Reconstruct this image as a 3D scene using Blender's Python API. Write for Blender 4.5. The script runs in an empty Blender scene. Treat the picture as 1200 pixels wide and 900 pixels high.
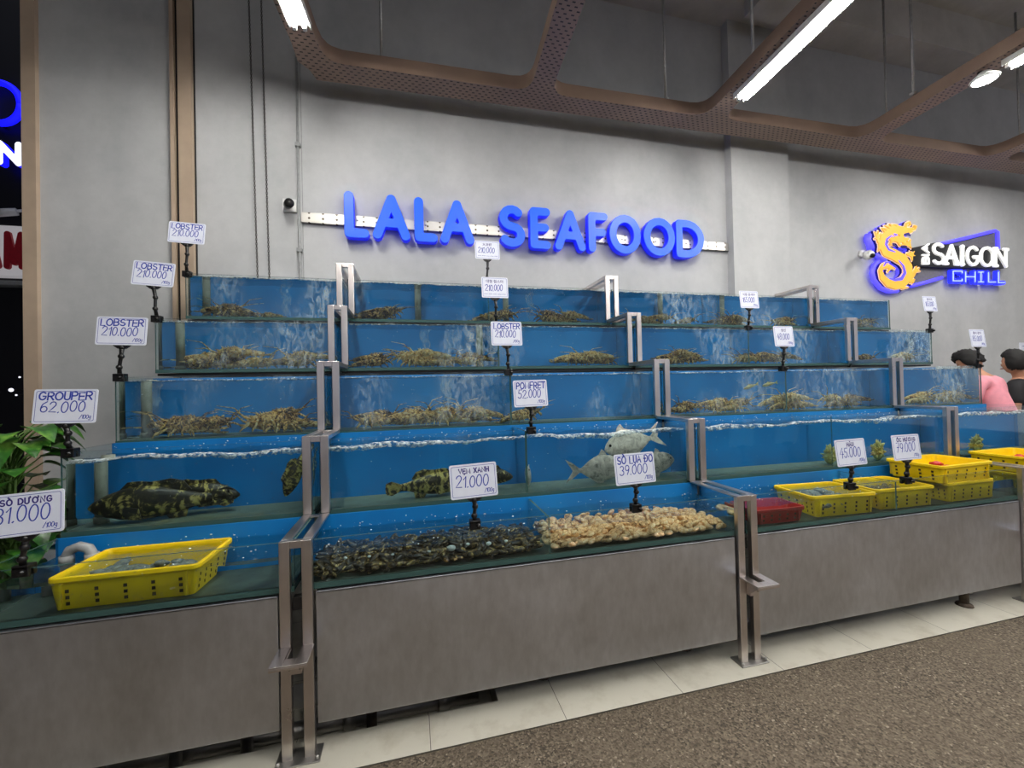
import bpy, bmesh, math, random
import numpy as np
from mathutils import Vector, Matrix
R = random.Random(7)
sc = bpy.context.scene
COL = sc.collection
PI = math.pi

# ------------------------------------------------------------------ survey
# camera of the photograph: eye 1.5 m above the floor, world X along the tank wall, Y into it, Z up
FPX, YAW, PITCH, ROLL, EYE = 479.48, 0.2392, 0.0111, -0.0232, 1.5
_F = np.array([math.sin(YAW)*math.cos(PITCH), math.cos(YAW)*math.cos(PITCH), math.sin(PITCH)])
_R0 = np.array([math.cos(YAW), -math.sin(YAW), 0.0]); _U0 = np.cross(_R0, _F)
_R = _R0*math.cos(ROLL) + _U0*math.sin(ROLL); _U = -_R0*math.sin(ROLL) + _U0*math.cos(ROLL)
def at(px, py, Y):
    """where the sight line through a point of the photograph meets the vertical plane at depth Y: (X, Z)"""
    d = _F + _R*(px-600)/FPX - _U*(py-450)/FPX
    return float(d[0]*Y/d[1]), float(d[2]*Y/d[1]+EYE)

XA, XB, XC = -0.479, 1.736, 3.986           # the three stepped uprights
YS = [0, 1.847, 2.232, 2.583, 2.938, 3.297]  # front of each row, bottom row first
ZS = [0, 0.896, 1.2845, 1.685, 2.087, 2.479] # upright tops
ZB = [0, 0.690, 0.890, 1.258, 1.655, 2.052]  # tank undersides
ZT = [0, 0.885, 1.262, 1.612, 1.985, 2.364]  # tank rims
ZW = [0, 0.812, 1.208, 1.586, 1.968, 2.350]  # water levels
XL, XR = -1.535, 5.045
GL = [0] + [y+0.03 for y in YS[1:]]          # outer face of each front pane
YBK = [0, 2.245, 2.598, 2.953, 3.312, 3.672] # back of each tank
SEC = [(XL, XA-0.012), (XA+0.012, XB-0.012), (XB+0.012, XC-0.012), (XC+0.012, XR)]
WALL = 3.80

# ------------------------------------------------------------------ materials
def lin(c):
    return tuple((v/255/12.92 if v/255 <= 0.04045 else ((v/255+0.055)/1.055)**2.4) for v in c) + (1.0,)
class NT:
    def __init__(s, name):
        s.m = bpy.data.materials.new(name); s.m.use_nodes = True
        s.t = s.m.node_tree; s.t.nodes.clear()
        s.out = s.n('ShaderNodeOutputMaterial')
    def n(s, typ, **kw):
        nd = s.t.nodes.new(typ)
        for k, v in kw.items():
            if k[:2] == 'i_':
                key = k[2:].replace('_', ' ')
                nd.inputs[int(key) if key.isdigit() else key].default_value = v
            else: setattr(nd, k, v)
        return nd
    def l(s, a, b): s.t.links.new(a, b)
    def surf(s, sh): s.l(sh, s.out.inputs['Surface'])
    def coords(s, scale=(1,1,1), kind='pos'):
        if kind == 'pos': src = s.n('ShaderNodeNewGeometry').outputs['Position']
        else: src = s.n('ShaderNodeTexCoord').outputs['Object']
        mp = s.n('ShaderNodeMapping'); mp.inputs['Scale'].default_value = scale
        s.l(src, mp.inputs['Vector']); return mp.outputs['Vector']
    def noise(s, vec, scale, detail=4, rough=0.55, dist=0.0):
        nd = s.n('ShaderNodeTexNoise'); s.l(vec, nd.inputs['Vector'])
        nd.inputs['Scale'].default_value = scale; nd.inputs['Detail'].default_value = detail
        nd.inputs['Roughness'].default_value = rough; nd.inputs['Distortion'].default_value = dist
        return nd.outputs['Fac']
    def ramp(s, fac, stops):
        nd = s.n('ShaderNodeValToRGB'); s.l(fac, nd.inputs['Fac'])
        e = nd.color_ramp.elements
        while len(e) < len(stops): e.new(0.5)
        for el, (p, c) in zip(e, stops):
            el.position = p; el.color = c if len(c) == 4 else lin(c)
        return nd.outputs['Color']
    def math(s, op, a, b=None, clamp=False):
        nd = s.n('ShaderNodeMath', operation=op); nd.use_clamp = clamp
        for i, v in enumerate((a, b)):
            if v is None: continue
            if isinstance(v, (int, float)): nd.inputs[i].default_value = v
            else: s.l(v, nd.inputs[i])
        return nd.outputs[0]
    def mixc(s, fac, a, b):
        nd = s.n('ShaderNodeMix', data_type='RGBA')
        for sock, v in ((nd.inputs[0], fac), (nd.inputs[6], a), (nd.inputs[7], b)):
            if isinstance(v, (int, float)): sock.default_value = v
            elif isinstance(v, tuple): sock.default_value = v
            else: s.l(v, sock)
        return nd.outputs[2]
    def bump(s, h, strength=0.3, dist=0.01):
        nd = s.n('ShaderNodeBump'); nd.inputs['Strength'].default_value = strength; nd.inputs['Distance'].default_value = dist
        s.l(h, nd.inputs['Height']); return nd.outputs['Normal']
    def bsdf(s, color, rough=0.5, metal=0.0, normal=None, **kw):
        b = s.n('ShaderNodeBsdfPrincipled')
        for key, v in (('Base Color', color), ('Roughness', rough), ('Metallic', metal)):
            if isinstance(v, (int, float, tuple)): b.inputs[key].default_value = v
            else: s.l(v, b.inputs[key])
        if normal is not None: s.l(normal, b.inputs['Normal'])
        for k, v in kw.items(): b.inputs[k.replace('_', ' ')].default_value = v
        s.surf(b.outputs[0]); return b
M = {}
def plain(name, rgb, rough=0.5, metal=0.0, vary=0.08, scale=30, **kw):
    t = NT(name); v = t.coords(kind='obj'); f = t.noise(v, scale)
    c = lin(rgb); d = tuple(x*(1-vary*2.2) for x in c[:3]) + (1,); u = tuple(min(1, x*(1+vary)) for x in c[:3]) + (1,)
    t.bsdf(t.ramp(f, [(0.3, d), (0.7, u)]), rough, metal, **kw); M[name] = t.m; return t.m
def glow(name, rgb, strength, base=None):
    t = NT(name); b = t.bsdf(lin(base or rgb), 0.4)
    b.inputs['Emission Color'].default_value = lin(rgb); b.inputs['Emission Strength'].default_value = strength
    M[name] = t.m; return t.m

def concrete(name, a, b, seams=False):
    t = NT(name); v = t.coords()
    n1 = t.noise(v, 0.9, 6, 0.6, 0.4); n2 = t.noise(v, 7, 5, 0.7); n3 = t.noise(t.coords((1, 1, 0.25)), 2.2, 4)
    f = t.math('ADD', t.math('MULTIPLY', n1, 0.45), t.math('ADD', t.math('MULTIPLY', n2, 0.25), t.math('MULTIPLY', n3, 0.3)))
    t.bsdf(t.ramp(f, [(0.36, a), (0.62, b)]), 0.85, 0, t.bump(t.noise(v, 60, 3), 0.08, 0.004)); M[name] = t.m
concrete('wall_concrete', (170, 172, 174), (194, 195, 196))
concrete('ceiling_concrete', (176, 173, 168), (206, 203, 198))

def aggregate():
    t = NT('floor_aggregate'); v = t.coords()
    vo = t.n('ShaderNodeTexVoronoi', feature='F1'); vo.inputs['Scale'].default_value = 130; t.l(v, vo.inputs['Vector'])
    hsv = t.n('ShaderNodeSeparateColor'); t.l(vo.outputs['Color'], hsv.inputs[0])
    stone = t.ramp(hsv.outputs[0], [(0.0, (48, 41, 33)), (0.4, (90, 80, 67)), (0.8, (110, 99, 84)), (0.97, (124, 112, 96)), (1.0, (160, 150, 134))])
    big = t.noise(v, 1.6, 5, 0.6)
    c = t.mixc(t.math('MULTIPLY', t.math('SUBTRACT', big, 0.4, True), 1.6, True), stone, lin((104, 93, 78)))
    n = t.bump(t.math('ADD', vo.outputs['Distance'], t.noise(v, 40, 3)), 0.5, 0.006)
    t.bsdf(c, 0.88, 0, n); M['floor_aggregate'] = t.m
aggregate()
def tiles():
    t = NT('floor_tile'); v = t.coords()
    br = t.n('ShaderNodeTexBrick'); br.offset = 0.0
    for k, x in (('Scale', 1.0), ('Mortar Size', 0.0016), ('Brick Width', 0.6), ('Row Height', 0.6)): br.inputs[k].default_value = x
    br.inputs['Color1'].default_value = lin((208, 204, 190)); br.inputs['Color2'].default_value = lin((200, 196, 182)); br.inputs['Mortar'].default_value = lin((92, 88, 80))
    mp = t.n('ShaderNodeMapping'); mp.inputs['Location'].default_value = (-0.045, -1.752, 0); mp.inputs['Rotation'].default_value = (0, 0, 0.0)
    t.l(t.n('ShaderNodeNewGeometry').outputs['Position'], mp.inputs['Vector']); t.l(mp.outputs[0], br.inputs['Vector'])
    dirt = t.noise(v, 5, 5, 0.65)
    t.bsdf(t.mixc(t.math('MULTIPLY', t.math('SUBTRACT', dirt, 0.5, True), 1.6, True), br.outputs['Color'], lin((132, 118, 92))), 0.35)
    M['floor_tile'] = t.m
tiles()
def steel(name, rgb, rough, stretch):
    t = NT(name); v = t.coords(stretch)
    f = t.noise(v, 14, 5, 0.6); g = t.noise(t.coords(), 2.3, 4, 0.6)
    c = lin(rgb); lo = tuple(x*0.78 for x in c[:3]) + (1,); hi = tuple(min(1, x*1.12) for x in c[:3]) + (1,)
    col = t.ramp(t.math('ADD', t.math('MULTIPLY', f, 0.45), t.math('MULTIPLY', g, 0.55)), [(0.32, lo), (0.68, hi)])
    ro = t.math('ADD', t.math('MULTIPLY', g, 0.22), rough-0.1)
    t.bsdf(col, ro, 1.0); M[name] = t.m
steel('brushed_sheet', (222, 226, 234), 0.32, (1.6, 1, 0.7))
steel('polished_bar', (222, 214, 210), 0.30, (1, 1, 0.3))
steel('galvanised', (190, 188, 184), 0.45, (1, 1, 1))
plain('dark_steel', (52, 50, 48), 0.5, 0.6)
plain('rusty_steel', (96, 84, 72), 0.7, 0.4, 0.2)

def glass():
    t = NT('tank_glass'); v = t.coords()
    lw = t.n('ShaderNodeLayerWeight'); lw.inputs['Blend'].default_value = 0.5
    fr = t.math('ADD', 0.022, t.math('MULTIPLY', t.math('POWER', lw.outputs['Facing'], 4.0), 0.55))
    tr = t.n('ShaderNodeBsdfTransparent'); tr.inputs[0].default_value = (0.955, 0.985, 0.98, 1)
    gl = t.n('ShaderNodeBsdfGlossy'); gl.inputs['Roughness'].default_value = 0.05
    mx = t.n('ShaderNodeMixShader'); t.l(fr, mx.inputs[0]); t.l(tr.outputs[0], mx.inputs[1]); t.l(gl.outputs[0], mx.inputs[2])
    # splashes, dried runs of water and painted reflections on the panes: vertical streaks in large patches
    big = t.math('MULTIPLY', t.math('SUBTRACT', t.noise(t.coords((1.1, 0.0, 0.55)), 1.25, 2, 0.5), 0.49, True), 7.0, True)
    st = t.math('MULTIPLY', t.math('SUBTRACT', t.noise(t.coords((1, 1, 0.42)), 30, 5, 0.7, 1.1), 0.46, True), 3.8, True)
    drops = t.math('MULTIPLY', t.math('SUBTRACT', t.noise(v, 62, 2, 0.5), 0.67, True), 6.0, True)
    sz = t.n('ShaderNodeSeparateXYZ'); t.l(t.n('ShaderNodeNewGeometry').outputs['Position'], sz.inputs[0])
    hi = t.math('MULTIPLY', t.math('SUBTRACT', sz.outputs[2], 1.2, True), 8.0, True)
    dirt = t.math('ADD', t.math('MULTIPLY', t.math('MULTIPLY', t.math('MULTIPLY', big, st), hi), 0.62), t.math('MULTIPLY', drops, 0.30), True)
    df = t.n('ShaderNodeBsdfDiffuse'); df.inputs[0].default_value = lin((205, 222, 228))
    m2 = t.n('ShaderNodeMixShader'); t.l(dirt, m2.inputs[0]); t.l(mx.outputs[0], m2.inputs[1]); t.l(df.outputs[0], m2.inputs[2])
    t.surf(m2.outputs[0]); M['tank_glass'] = t.m
    t = NT('glass_edge'); t.bsdf(lin((58, 88, 84)), 0.15); M['glass_edge'] = t.m
glass()
def water():
    t = NT('water_body')
    g = t.n('ShaderNodeBsdfGlass'); g.inputs['Color'].default_value = (0.88, 0.955, 0.955, 1); g.inputs['IOR'].default_value = 1.33; g.inputs['Roughness'].default_value = 0.0
    t.surf(g.outputs[0]); M['water_body'] = t.m
    t = NT('water_top')
    v = t.coords(); h = t.math('ADD', t.noise(v, 16, 3, 0.5, 0.8), t.math('MULTIPLY', t.noise(v, 55, 3), 0.35))
    nrm = t.bump(h, 0.35, 0.015)
    lw = t.n('ShaderNodeLayerWeight'); lw.inputs['Blend'].default_value = 0.5; t.l(nrm, lw.inputs['Normal'])
    over = t.math('ADD', 0.04, t.math('MULTIPLY', t.math('POWER', lw.outputs['Facing'], 3.0), 0.6))
    under = t.math('MULTIPLY', t.math('SUBTRACT', lw.outputs['Facing'], 0.40, True), 8.0, True)   # total reflection past the critical angle
    bf = t.n('ShaderNodeNewGeometry').outputs['Backfacing']
    mf = t.n('ShaderNodeMix', data_type='FLOAT'); t.l(bf, mf.inputs[0]); t.l(over, mf.inputs[2]); t.l(under, mf.inputs[3])
    tr = t.n('ShaderNodeBsdfTransparent'); tr.inputs[0].default_value = (0.88, 0.96, 0.95, 1)
    gl = t.n('ShaderNodeBsdfGlossy'); gl.inputs['Roughness'].default_value = 0.04; t.l(nrm, gl.inputs['Normal'])
    mx = t.n('ShaderNodeMixShader'); t.l(mf.outputs[0], mx.inputs[0]); t.l(tr.outputs[0], mx.inputs[1]); t.l(gl.outputs[0], mx.inputs[2])
    t.surf(mx.outputs[0]); M['water_top'] = t.m
    t = NT('foam'); v = t.coords()
    f = t.math('MULTIPLY', t.math('SUBTRACT', t.noise(v, 48, 4, 0.65, 0.5), 0.40, True), 4.0, True)
    tr = t.n('ShaderNodeBsdfTransparent'); df = t.n('ShaderNodeBsdfDiffuse'); df.inputs[0].default_value = lin((236, 242, 244))
    mx = t.n('ShaderNodeMixShader'); t.l(f, mx.inputs[0]); t.l(tr.outputs[0], mx.inputs[1]); t.l(df.outputs[0], mx.inputs[2])
    t.surf(mx.outputs[0]); M['foam'] = t.m
    t = NT('bubble_column'); v = t.coords((1, 1, 0.35), 'pos')
    f = t.math('MULTIPLY', t.math('SUBTRACT', t.noise(v, 70, 3, 0.6), 0.42, True), 0.9, True)
    tr = t.n('ShaderNodeBsdfTransparent'); df = t.n('ShaderNodeBsdfDiffuse'); df.inputs[0].default_value = lin((220, 236, 244))
    mx = t.n('ShaderNodeMixShader'); t.l(f, mx.inputs[0]); t.l(tr.outputs[0], mx.inputs[1]); t.l(df.outputs[0], mx.inputs[2])
    t.surf(mx.outputs[0]); M['bubble_column'] = t.m
water()
def blue_back():
    t = NT('blue_backing'); v = t.coords()
    f = t.noise(v, 2.2, 4, 0.55)
    t.bsdf(t.ramp(f, [(0.3, (0, 108, 182)), (0.7, (0, 128, 204))]), 0.45); M['blue_backing'] = t.m
blue_back()
plain('tank_floor', (104, 122, 110), 0.5, 0, 0.12, 12); plain('murky_floor', (66, 80, 72), 0.5, 0, 0.25, 9)
plain('standpipe', (128, 132, 122), 0.5, 0, 0.12, 20)
plain('white_bubble', (232, 240, 242), 0.25)
plain('black_plastic', (16, 15, 16), 0.35)
plain('card_white', (226, 230, 244), 0.45, 0, 0.015)
plain('ink_blue', (30, 58, 168), 0.6, 0, 0.05)
plain('ink_print', (46, 34, 128), 0.6, 0, 0.05)
plain('white_plastic', (222, 222, 222), 0.4, 0, 0.03)
plain('grey_pvc', (150, 152, 152), 0.4, 0, 0.08)
plain('crate_yellow', (240, 204, 8), 0.42, 0, 0.05, 9)
plain('crate_red', (178, 34, 34), 0.42, 0, 0.06, 9)
plain('hole_dark', (52, 38, 10), 0.8)
plain('oyster_grey', (142, 142, 130), 0.7, 0, 0.3, 60)
plain('trim_beige', (180, 160, 140), 0.55, 0, 0.05, 5)
plain('black_gap', (14, 13, 13), 0.6)
plain('chain_dark', (74, 70, 66), 0.5, 0.7)
plain('rod_grey', (176, 176, 176), 0.4, 0.5)
plain('led_housing', (206, 204, 200), 0.4)
plain('skin', (192, 140, 112), 0.55, 0, 0.04)
plain('hair_black', (12, 11, 12), 0.75, 0, 0.2, 80)
plain('shirt_pink', (240, 158, 172), 0.85, 0, 0.04)
plain('shirt_black', (26, 26, 30), 0.85, 0, 0.06)
plain('trousers_dark', (40, 42, 52), 0.85, 0, 0.06)
plain('shoe_black', (24, 22, 22), 0.5)
plain('lip', (160, 92, 84), 0.5)
plain('eye_white', (230, 228, 224), 0.3)
plain('exterior_dark', (10, 11, 22), 0.5, 0, 0.1, 2)
plain('pot_brown', (66, 50, 42), 0.7)
plain('soil', (44, 34, 26), 0.95, 0, 0.2)
plain('stem_green', (86, 120, 52), 0.6)
plain('red_ink', (176, 24, 44), 0.5)
plain('snail_brown', (126, 96, 58), 0.45, 0, 0.35, 90)
plain('red_seafood', (196, 44, 36), 0.4, 0, 0.2, 60)
plain('coral_pale', (214, 210, 142), 0.6, 0, 0.2, 40)
def leafmat():
    t = NT('leaf_green'); v = t.coords(kind='obj'); f = t.noise(v, 9, 4, 0.6); g = t.noise(v, 34, 3)
    t.bsdf(t.ramp(t.math('ADD', t.math('MULTIPLY', f, 0.7), t.math('MULTIPLY', g, 0.3)), [(0.36, (22, 58, 18)), (0.5, (48, 104, 34)), (0.68, (120, 160, 66))]), 0.32); M['leaf_green'] = t.m
leafmat()
def beam_mat():
    t = NT('perforated_brown'); g = t.n('ShaderNodeNewGeometry')
    sx = t.n('ShaderNodeSeparateXYZ'); t.l(g.outputs['Position'], sx.inputs[0])
    row = t.math('FLOOR', t.math('DIVIDE', sx.outputs[1], 0.031))
    fx = t.math('FRACT', t.math('ADD', t.math('DIVIDE', sx.outputs[0], 0.056), t.math('MULTIPLY', row, 0.5)))
    fy = t.math('FRACT', t.math('DIVIDE', sx.outputs[1], 0.031))
    hx = t.math('LESS_THAN', t.math('ABSOLUTE', t.math('SUBTRACT', fx, 0.5)), 0.20)
    hy = t.math('LESS_THAN', t.math('ABSOLUTE', t.math('SUBTRACT', fy, 0.5)), 0.17)
    nz = t.n('ShaderNodeSeparateXYZ'); t.l(g.outputs['True Normal'], nz.inputs[0])
    flat = t.math('GREATER_THAN', t.math('ABSOLUTE', nz.outputs[2]), 0.8)
    hole = t.math('MULTIPLY', t.math('MULTIPLY', hx, hy), flat)
    base = t.ramp(t.noise(g.outputs['Position'], 3, 3), [(0.3, (132, 110, 97)), (0.7, (148, 124, 108))])
    t.bsdf(t.mixc(hole, base, lin((34, 28, 26))), 0.5, 0.15); M['perforated_brown'] = t.m
    t = NT('perforated_zinc'); g = t.n('ShaderNodeNewGeometry')
    sx = t.n('ShaderNodeSeparateXYZ'); t.l(g.outputs['Position'], sx.inputs[0])
    a = t.math('SUBTRACT', t.math('FRACT', t.math('DIVIDE', sx.outputs[0], 0.11)), 0.5)
    b = t.math('SUBTRACT', t.math('FRACT', t.math('DIVIDE', sx.outputs[2], 0.045)), 0.5)
    r2 = t.math('ADD', t.math('MULTIPLY', t.math('MULTIPLY', a, a), 6.0), t.math('MULTIPLY', b, b))
    hole = t.math('LESS_THAN', r2, 0.045)
    t.bsdf(t.mixc(hole, lin((196, 194, 188)), lin((84, 76, 66))), 0.4, 0.85); M['perforated_zinc'] = t.m
beam_mat()
def mottled(name, stops, scale, stripes=0.0, rough=0.4):
    t = NT(name); v = t.coords(kind='obj')
    f = t.noise(v, scale, 4, 0.7, 0.9)
    if stripes:
        w = t.n('ShaderNodeTexWave', wave_type='BANDS', bands_direction='X'); w.inputs['Scale'].default_value = stripes
        w.inputs['Distortion'].default_value = 12; w.inputs['Detail'].default_value = 3; t.l(v, w.inputs['Vector'])
        f = t.math('ADD', t.math('MULTIPLY', f, 0.90), t.math('MULTIPLY', w.outputs['Fac'], 0.10))
    oi = t.n('ShaderNodeObjectInfo')
    f = t.math('ADD', f, t.math('MULTIPLY', t.math('SUBTRACT', oi.outputs['Random'], 0.5), 0.14))
    t.bsdf(t.ramp(f, stops), rough, 0, t.bump(t.noise(v, scale*2.5, 3), 0.3, 0.004)); M[name] = t.m
mottled('lobster_shell', [(0.40, (52, 34, 16)), (0.46, (166, 122, 60)), (0.53, (244, 202, 118)), (0.64, (255, 236, 186))], 40)
mottled('grouper_skin', [(0.40, (24, 22, 14)), (0.50, (54, 48, 28)), (0.56, (164, 150, 84)), (0.70, (214, 200, 122))], 24, 9.0)
mottled('pomfret_skin', [(0.34, (120, 118, 112)), (0.47, (190, 184, 176)), (0.56, (216, 208, 198)), (0.7, (244, 234, 224))], 22, 0, 0.28)
mottled('small_fish_skin', [(0.3, (150, 140, 84)), (0.7, (206, 196, 130))], 30)
mottled('mussel_shell', [(0.42, (14, 12, 9)), (0.54, (40, 32, 18)), (0.61, (112, 90, 44)), (0.70, (204, 182, 124))], 40, 0, 0.3)
mottled('clam_shell', [(0.34, (110, 74, 40)), (0.44, (212, 160, 104)), (0.56, (240, 198, 146)), (0.72, (252, 230, 196))], 70, 0, 0.45)
glow('tube_white', (255, 252, 246), 160.0)
glow('bulb_white', (255, 252, 246), 60.0)
glow('letter_face', (16, 112, 255), 0.46, (6, 70, 200))
glow('letter_side', (20, 30, 255), 0.55, (16, 40, 220))
glow('neon_violet', (86, 78, 255), 0.9)
glow('neon_blue', (34, 44, 255), 1.2)
glow('neon_core', (150, 170, 255), 1.3)
glow('letter_white', (255, 255, 252), 0.45, (240, 240, 238))
glow('gold_face', (255, 196, 70), 0.28, (240, 180, 66))
glow('pale_pink', (250, 214, 190), 0.25, (240, 206, 186))
glow('outdoor_white', (236, 238, 255), 1.6)
glow('outdoor_blue', (20, 20, 255), 1.4)
glow('outdoor_panel', (214, 210, 214), 0.35, (200, 200, 204))
plain('sign_black', (22, 21, 24), 0.45)
plain('sign_grey', (112, 110, 118), 0.5)
plain('sign_navy', (38, 28, 120), 0.45)

# ------------------------------------------------------------------ mesh helpers
class MB:
    """collects shapes, then links them as ONE mesh object"""
    def __init__(s): s.v = []; s.f = []; s.mi = []; s.cur = 0; s.sm = []
    def add(s, vs, fs, smooth=False, mi=None):
        b = len(s.v); s.v += [tuple(map(float, p)) for p in vs]
        for f in fs: s.f.append(tuple(b+i for i in f)); s.mi.append(s.cur if mi is None else mi); s.sm.append(smooth)
        return s
    def box(s, x0, x1, y0, y1, z0, z1, mi=None):
        return s.add([(x0,y0,z0),(x1,y0,z0),(x1,y1,z0),(x0,y1,z0),(x0,y0,z1),(x1,y0,z1),(x1,y1,z1),(x0,y1,z1)],
                     [(0,3,2,1),(4,5,6,7),(0,1,5,4),(1,2,6,5),(2,3,7,6),(3,0,4,7)], False, mi)
    def bbox(s, x0, x1, y0, y1, z0, z1, b=0.003, mi=None):
        """box with chamfered vertical and horizontal edges"""
        bm = bmesh.new(); bmesh.ops.create_cube(bm, size=1)
        for v in bm.verts: v.co = Vector(((x0+x1)/2+v.co.x*(x1-x0), (y0+y1)/2+v.co.y*(y1-y0), (z0+z1)/2+v.co.z*(z1-z0)))
        b = min(b, 0.45*min(x1-x0, y1-y0, z1-z0))
        bmesh.ops.bevel(bm, geom=list(bm.edges), offset=b, segments=2, affect='EDGES', profile=0.5)
        return s.bm(bm, mi)
    def bm(s, bm, mi=None, smooth=False, mat=None):
        bm.verts.index_update()
        vs = [(mat @ v.co) if mat else v.co for v in bm.verts]
        s.add(vs, [tuple(v.index for v in f.verts) for f in bm.faces], smooth, mi); bm.free(); return s
    def prism(s, poly, y0, y1, mi=None):
        """polygon in XZ, pushed from y0 to y1"""
        n = len(poly)
        return s.add([(x, y0, z) for x, z in poly]+[(x, y1, z) for x, z in poly],
                     [tuple(range(n)), tuple(range(2*n-1, n-1, -1))]+[(i, i+n, (i+1) % n+n, (i+1) % n) for i in range(n)], False, mi)
    def prismx(s, poly, x0, x1, mi=None):
        """polygon in YZ, pushed along X"""
        n = len(poly)
        return s.add([(x0, y, z) for y, z in poly]+[(x1, y, z) for y, z in poly],
                     [tuple(range(n)), tuple(range(2*n-1, n-1, -1))]+[(i, i+n, (i+1) % n+n, (i+1) % n) for i in range(n)], False, mi)
    def tube(s, pts, r, n=8, mi=None, caps=True):
        """round tube through points; r a number or one per point"""
        P = [Vector(p) for p in pts]; rr = r if isinstance(r, (list, tuple)) else [r]*len(P)
        t0 = (P[1]-P[0]).normalized(); a = Vector((0,0,1)) if abs(t0.z) < 0.9 else Vector((1,0,0))
        u = t0.cross(a).normalized(); rings = []
        for i, p in enumerate(P):
            t = ((P[min(i+1, len(P)-1)]-P[max(i-1, 0)])).normalized()
            u = (u - t*u.dot(t)).normalized(); w = t.cross(u)
            rings.append([p+(u*math.cos(2*PI*k/n)+w*math.sin(2*PI*k/n))*rr[i] for k in range(n)])
        return s.rings(rings, mi, caps)
    def rings(s, rings, mi=None, caps=True, smooth=True):
        n = len(rings[0]); vs = [p for r in rings for p in r]; fs = []
        for i in range(len(rings)-1):
            for k in range(n): fs.append((i*n+k, i*n+(k+1) % n, (i+1)*n+(k+1) % n, (i+1)*n+k))
        if caps: fs.append(tuple(range(n-1, -1, -1))); fs.append(tuple((len(rings)-1)*n+k for k in range(n)))
        return s.add(vs, fs, smooth, mi)
    def lathe(s, prof, c=(0,0,0), n=20, mi=None):
        return s.rings([[(c[0]+max(r, 1e-4)*math.cos(2*PI*k/n), c[1]+max(r, 1e-4)*math.sin(2*PI*k/n), c[2]+z) for k in range(n)] for r, z in prof], mi)
    def ball(s, c, r, n=10, m=7, mi=None):
        rx, ry, rz = (r, r, r) if isinstance(r, (int, float)) else r
        return s.rings([[(c[0]+rx*math.sin(max(0.03, min(PI-0.03, PI*j/m)))*math.cos(2*PI*k/n), c[1]+ry*math.sin(max(0.03, min(PI-0.03, PI*j/m)))*math.sin(2*PI*k/n), c[2]-rz*math.cos(PI*j/m)) for k in range(n)] for j in range(m+1)], mi)
    def mesh(s, name, mats):
        me = bpy.data.meshes.new(name); me.from_pydata(s.v, [], s.f); me.validate(clean_customdata=False)
        for m in (mats if isinstance(mats, (list, tuple)) else [mats]): me.materials.append(M[m] if isinstance(m, str) else m)
        if len(me.polygons) == len(s.mi):
            me.polygons.foreach_set('material_index', s.mi); me.polygons.foreach_set('use_smooth', s.sm)
        me.update(); return me
    def build(s, name, mats, parent=None, loc=None):
        """parts are written in world coordinates and moved into the thing's own frame"""
        o = bpy.data.objects.new(name, s.mesh(name, mats)); COL.objects.link(o)
        off = Vector(loc) if loc is not None else Vector(); q = parent
        while q is not None: off += q.location; q = q.parent
        if off.length > 0: o.data.transform(Matrix.Translation(-off))
        if parent: o.parent = parent
        elif loc is not None: o.location = loc
        return o
def tag(o, label=None, cat=None, group=None, kind=None):
    for k, v in (('label', label), ('category', cat), ('group', group), ('kind', kind)):
        if v: o[k] = v
    return o
def thing(name, label, cat, loc=(0,0,0), group=None):
    o = bpy.data.objects.new(name, None); COL.objects.link(o); o.location = loc; o.empty_display_size = 0.05
    return tag(o, label, cat, group)
def struct(name, mb, mats): return tag(mb.build(name, mats), kind='structure')
def inst(me, name, loc, rot=(0,0,0), scale=1.0, label=None, cat=None, group=None, parent=None):
    o = bpy.data.objects.new(name, me); COL.objects.link(o); o.location = loc; o.rotation_euler = rot
    o.scale = (scale,)*3 if isinstance(scale, (int, float)) else scale
    if parent: o.parent = parent
    return tag(o, label, cat, group)

# ------------------------------------------------------------------ outlines from strokes
def seg_dist(px, py, a, b, ra, rb):
    ax, ay = a; bx, by = b; dx, dy = bx-ax, by-ay; L = dx*dx+dy*dy+1e-12
    t = np.clip(((px-ax)*dx+(py-ay)*dy)/L, 0, 1)
    return np.hypot(px-ax-t*dx, py-ay-t*dy)-(ra+(rb-ra)*t)
def field(strokes, res, pad):
    """strokes: list of (points, radii); returns grid and signed distance"""
    xs = [p[0] for s in strokes for p in s[0]]; ys = [p[1] for s in strokes for p in s[0]]
    gx = np.arange(min(xs)-pad, max(xs)+pad+res, res); gy = np.arange(min(ys)-pad, max(ys)+pad+res, res)
    X, Y = np.meshgrid(gx, gy, indexing='ij'); D = np.full(X.shape, 1e3)
    for pts, r in strokes:
        rr = r if isinstance(r, (list, tuple)) else [r]*len(pts)
        for i in range(len(pts)-1): D = np.minimum(D, seg_dist(X, Y, pts[i], pts[i+1], rr[i], rr[i+1]))
        if len(pts) == 1: D = np.minimum(D, np.hypot(X-pts[0][0], Y-pts[0][1])-rr[0])
    return gx, gy, D
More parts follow.
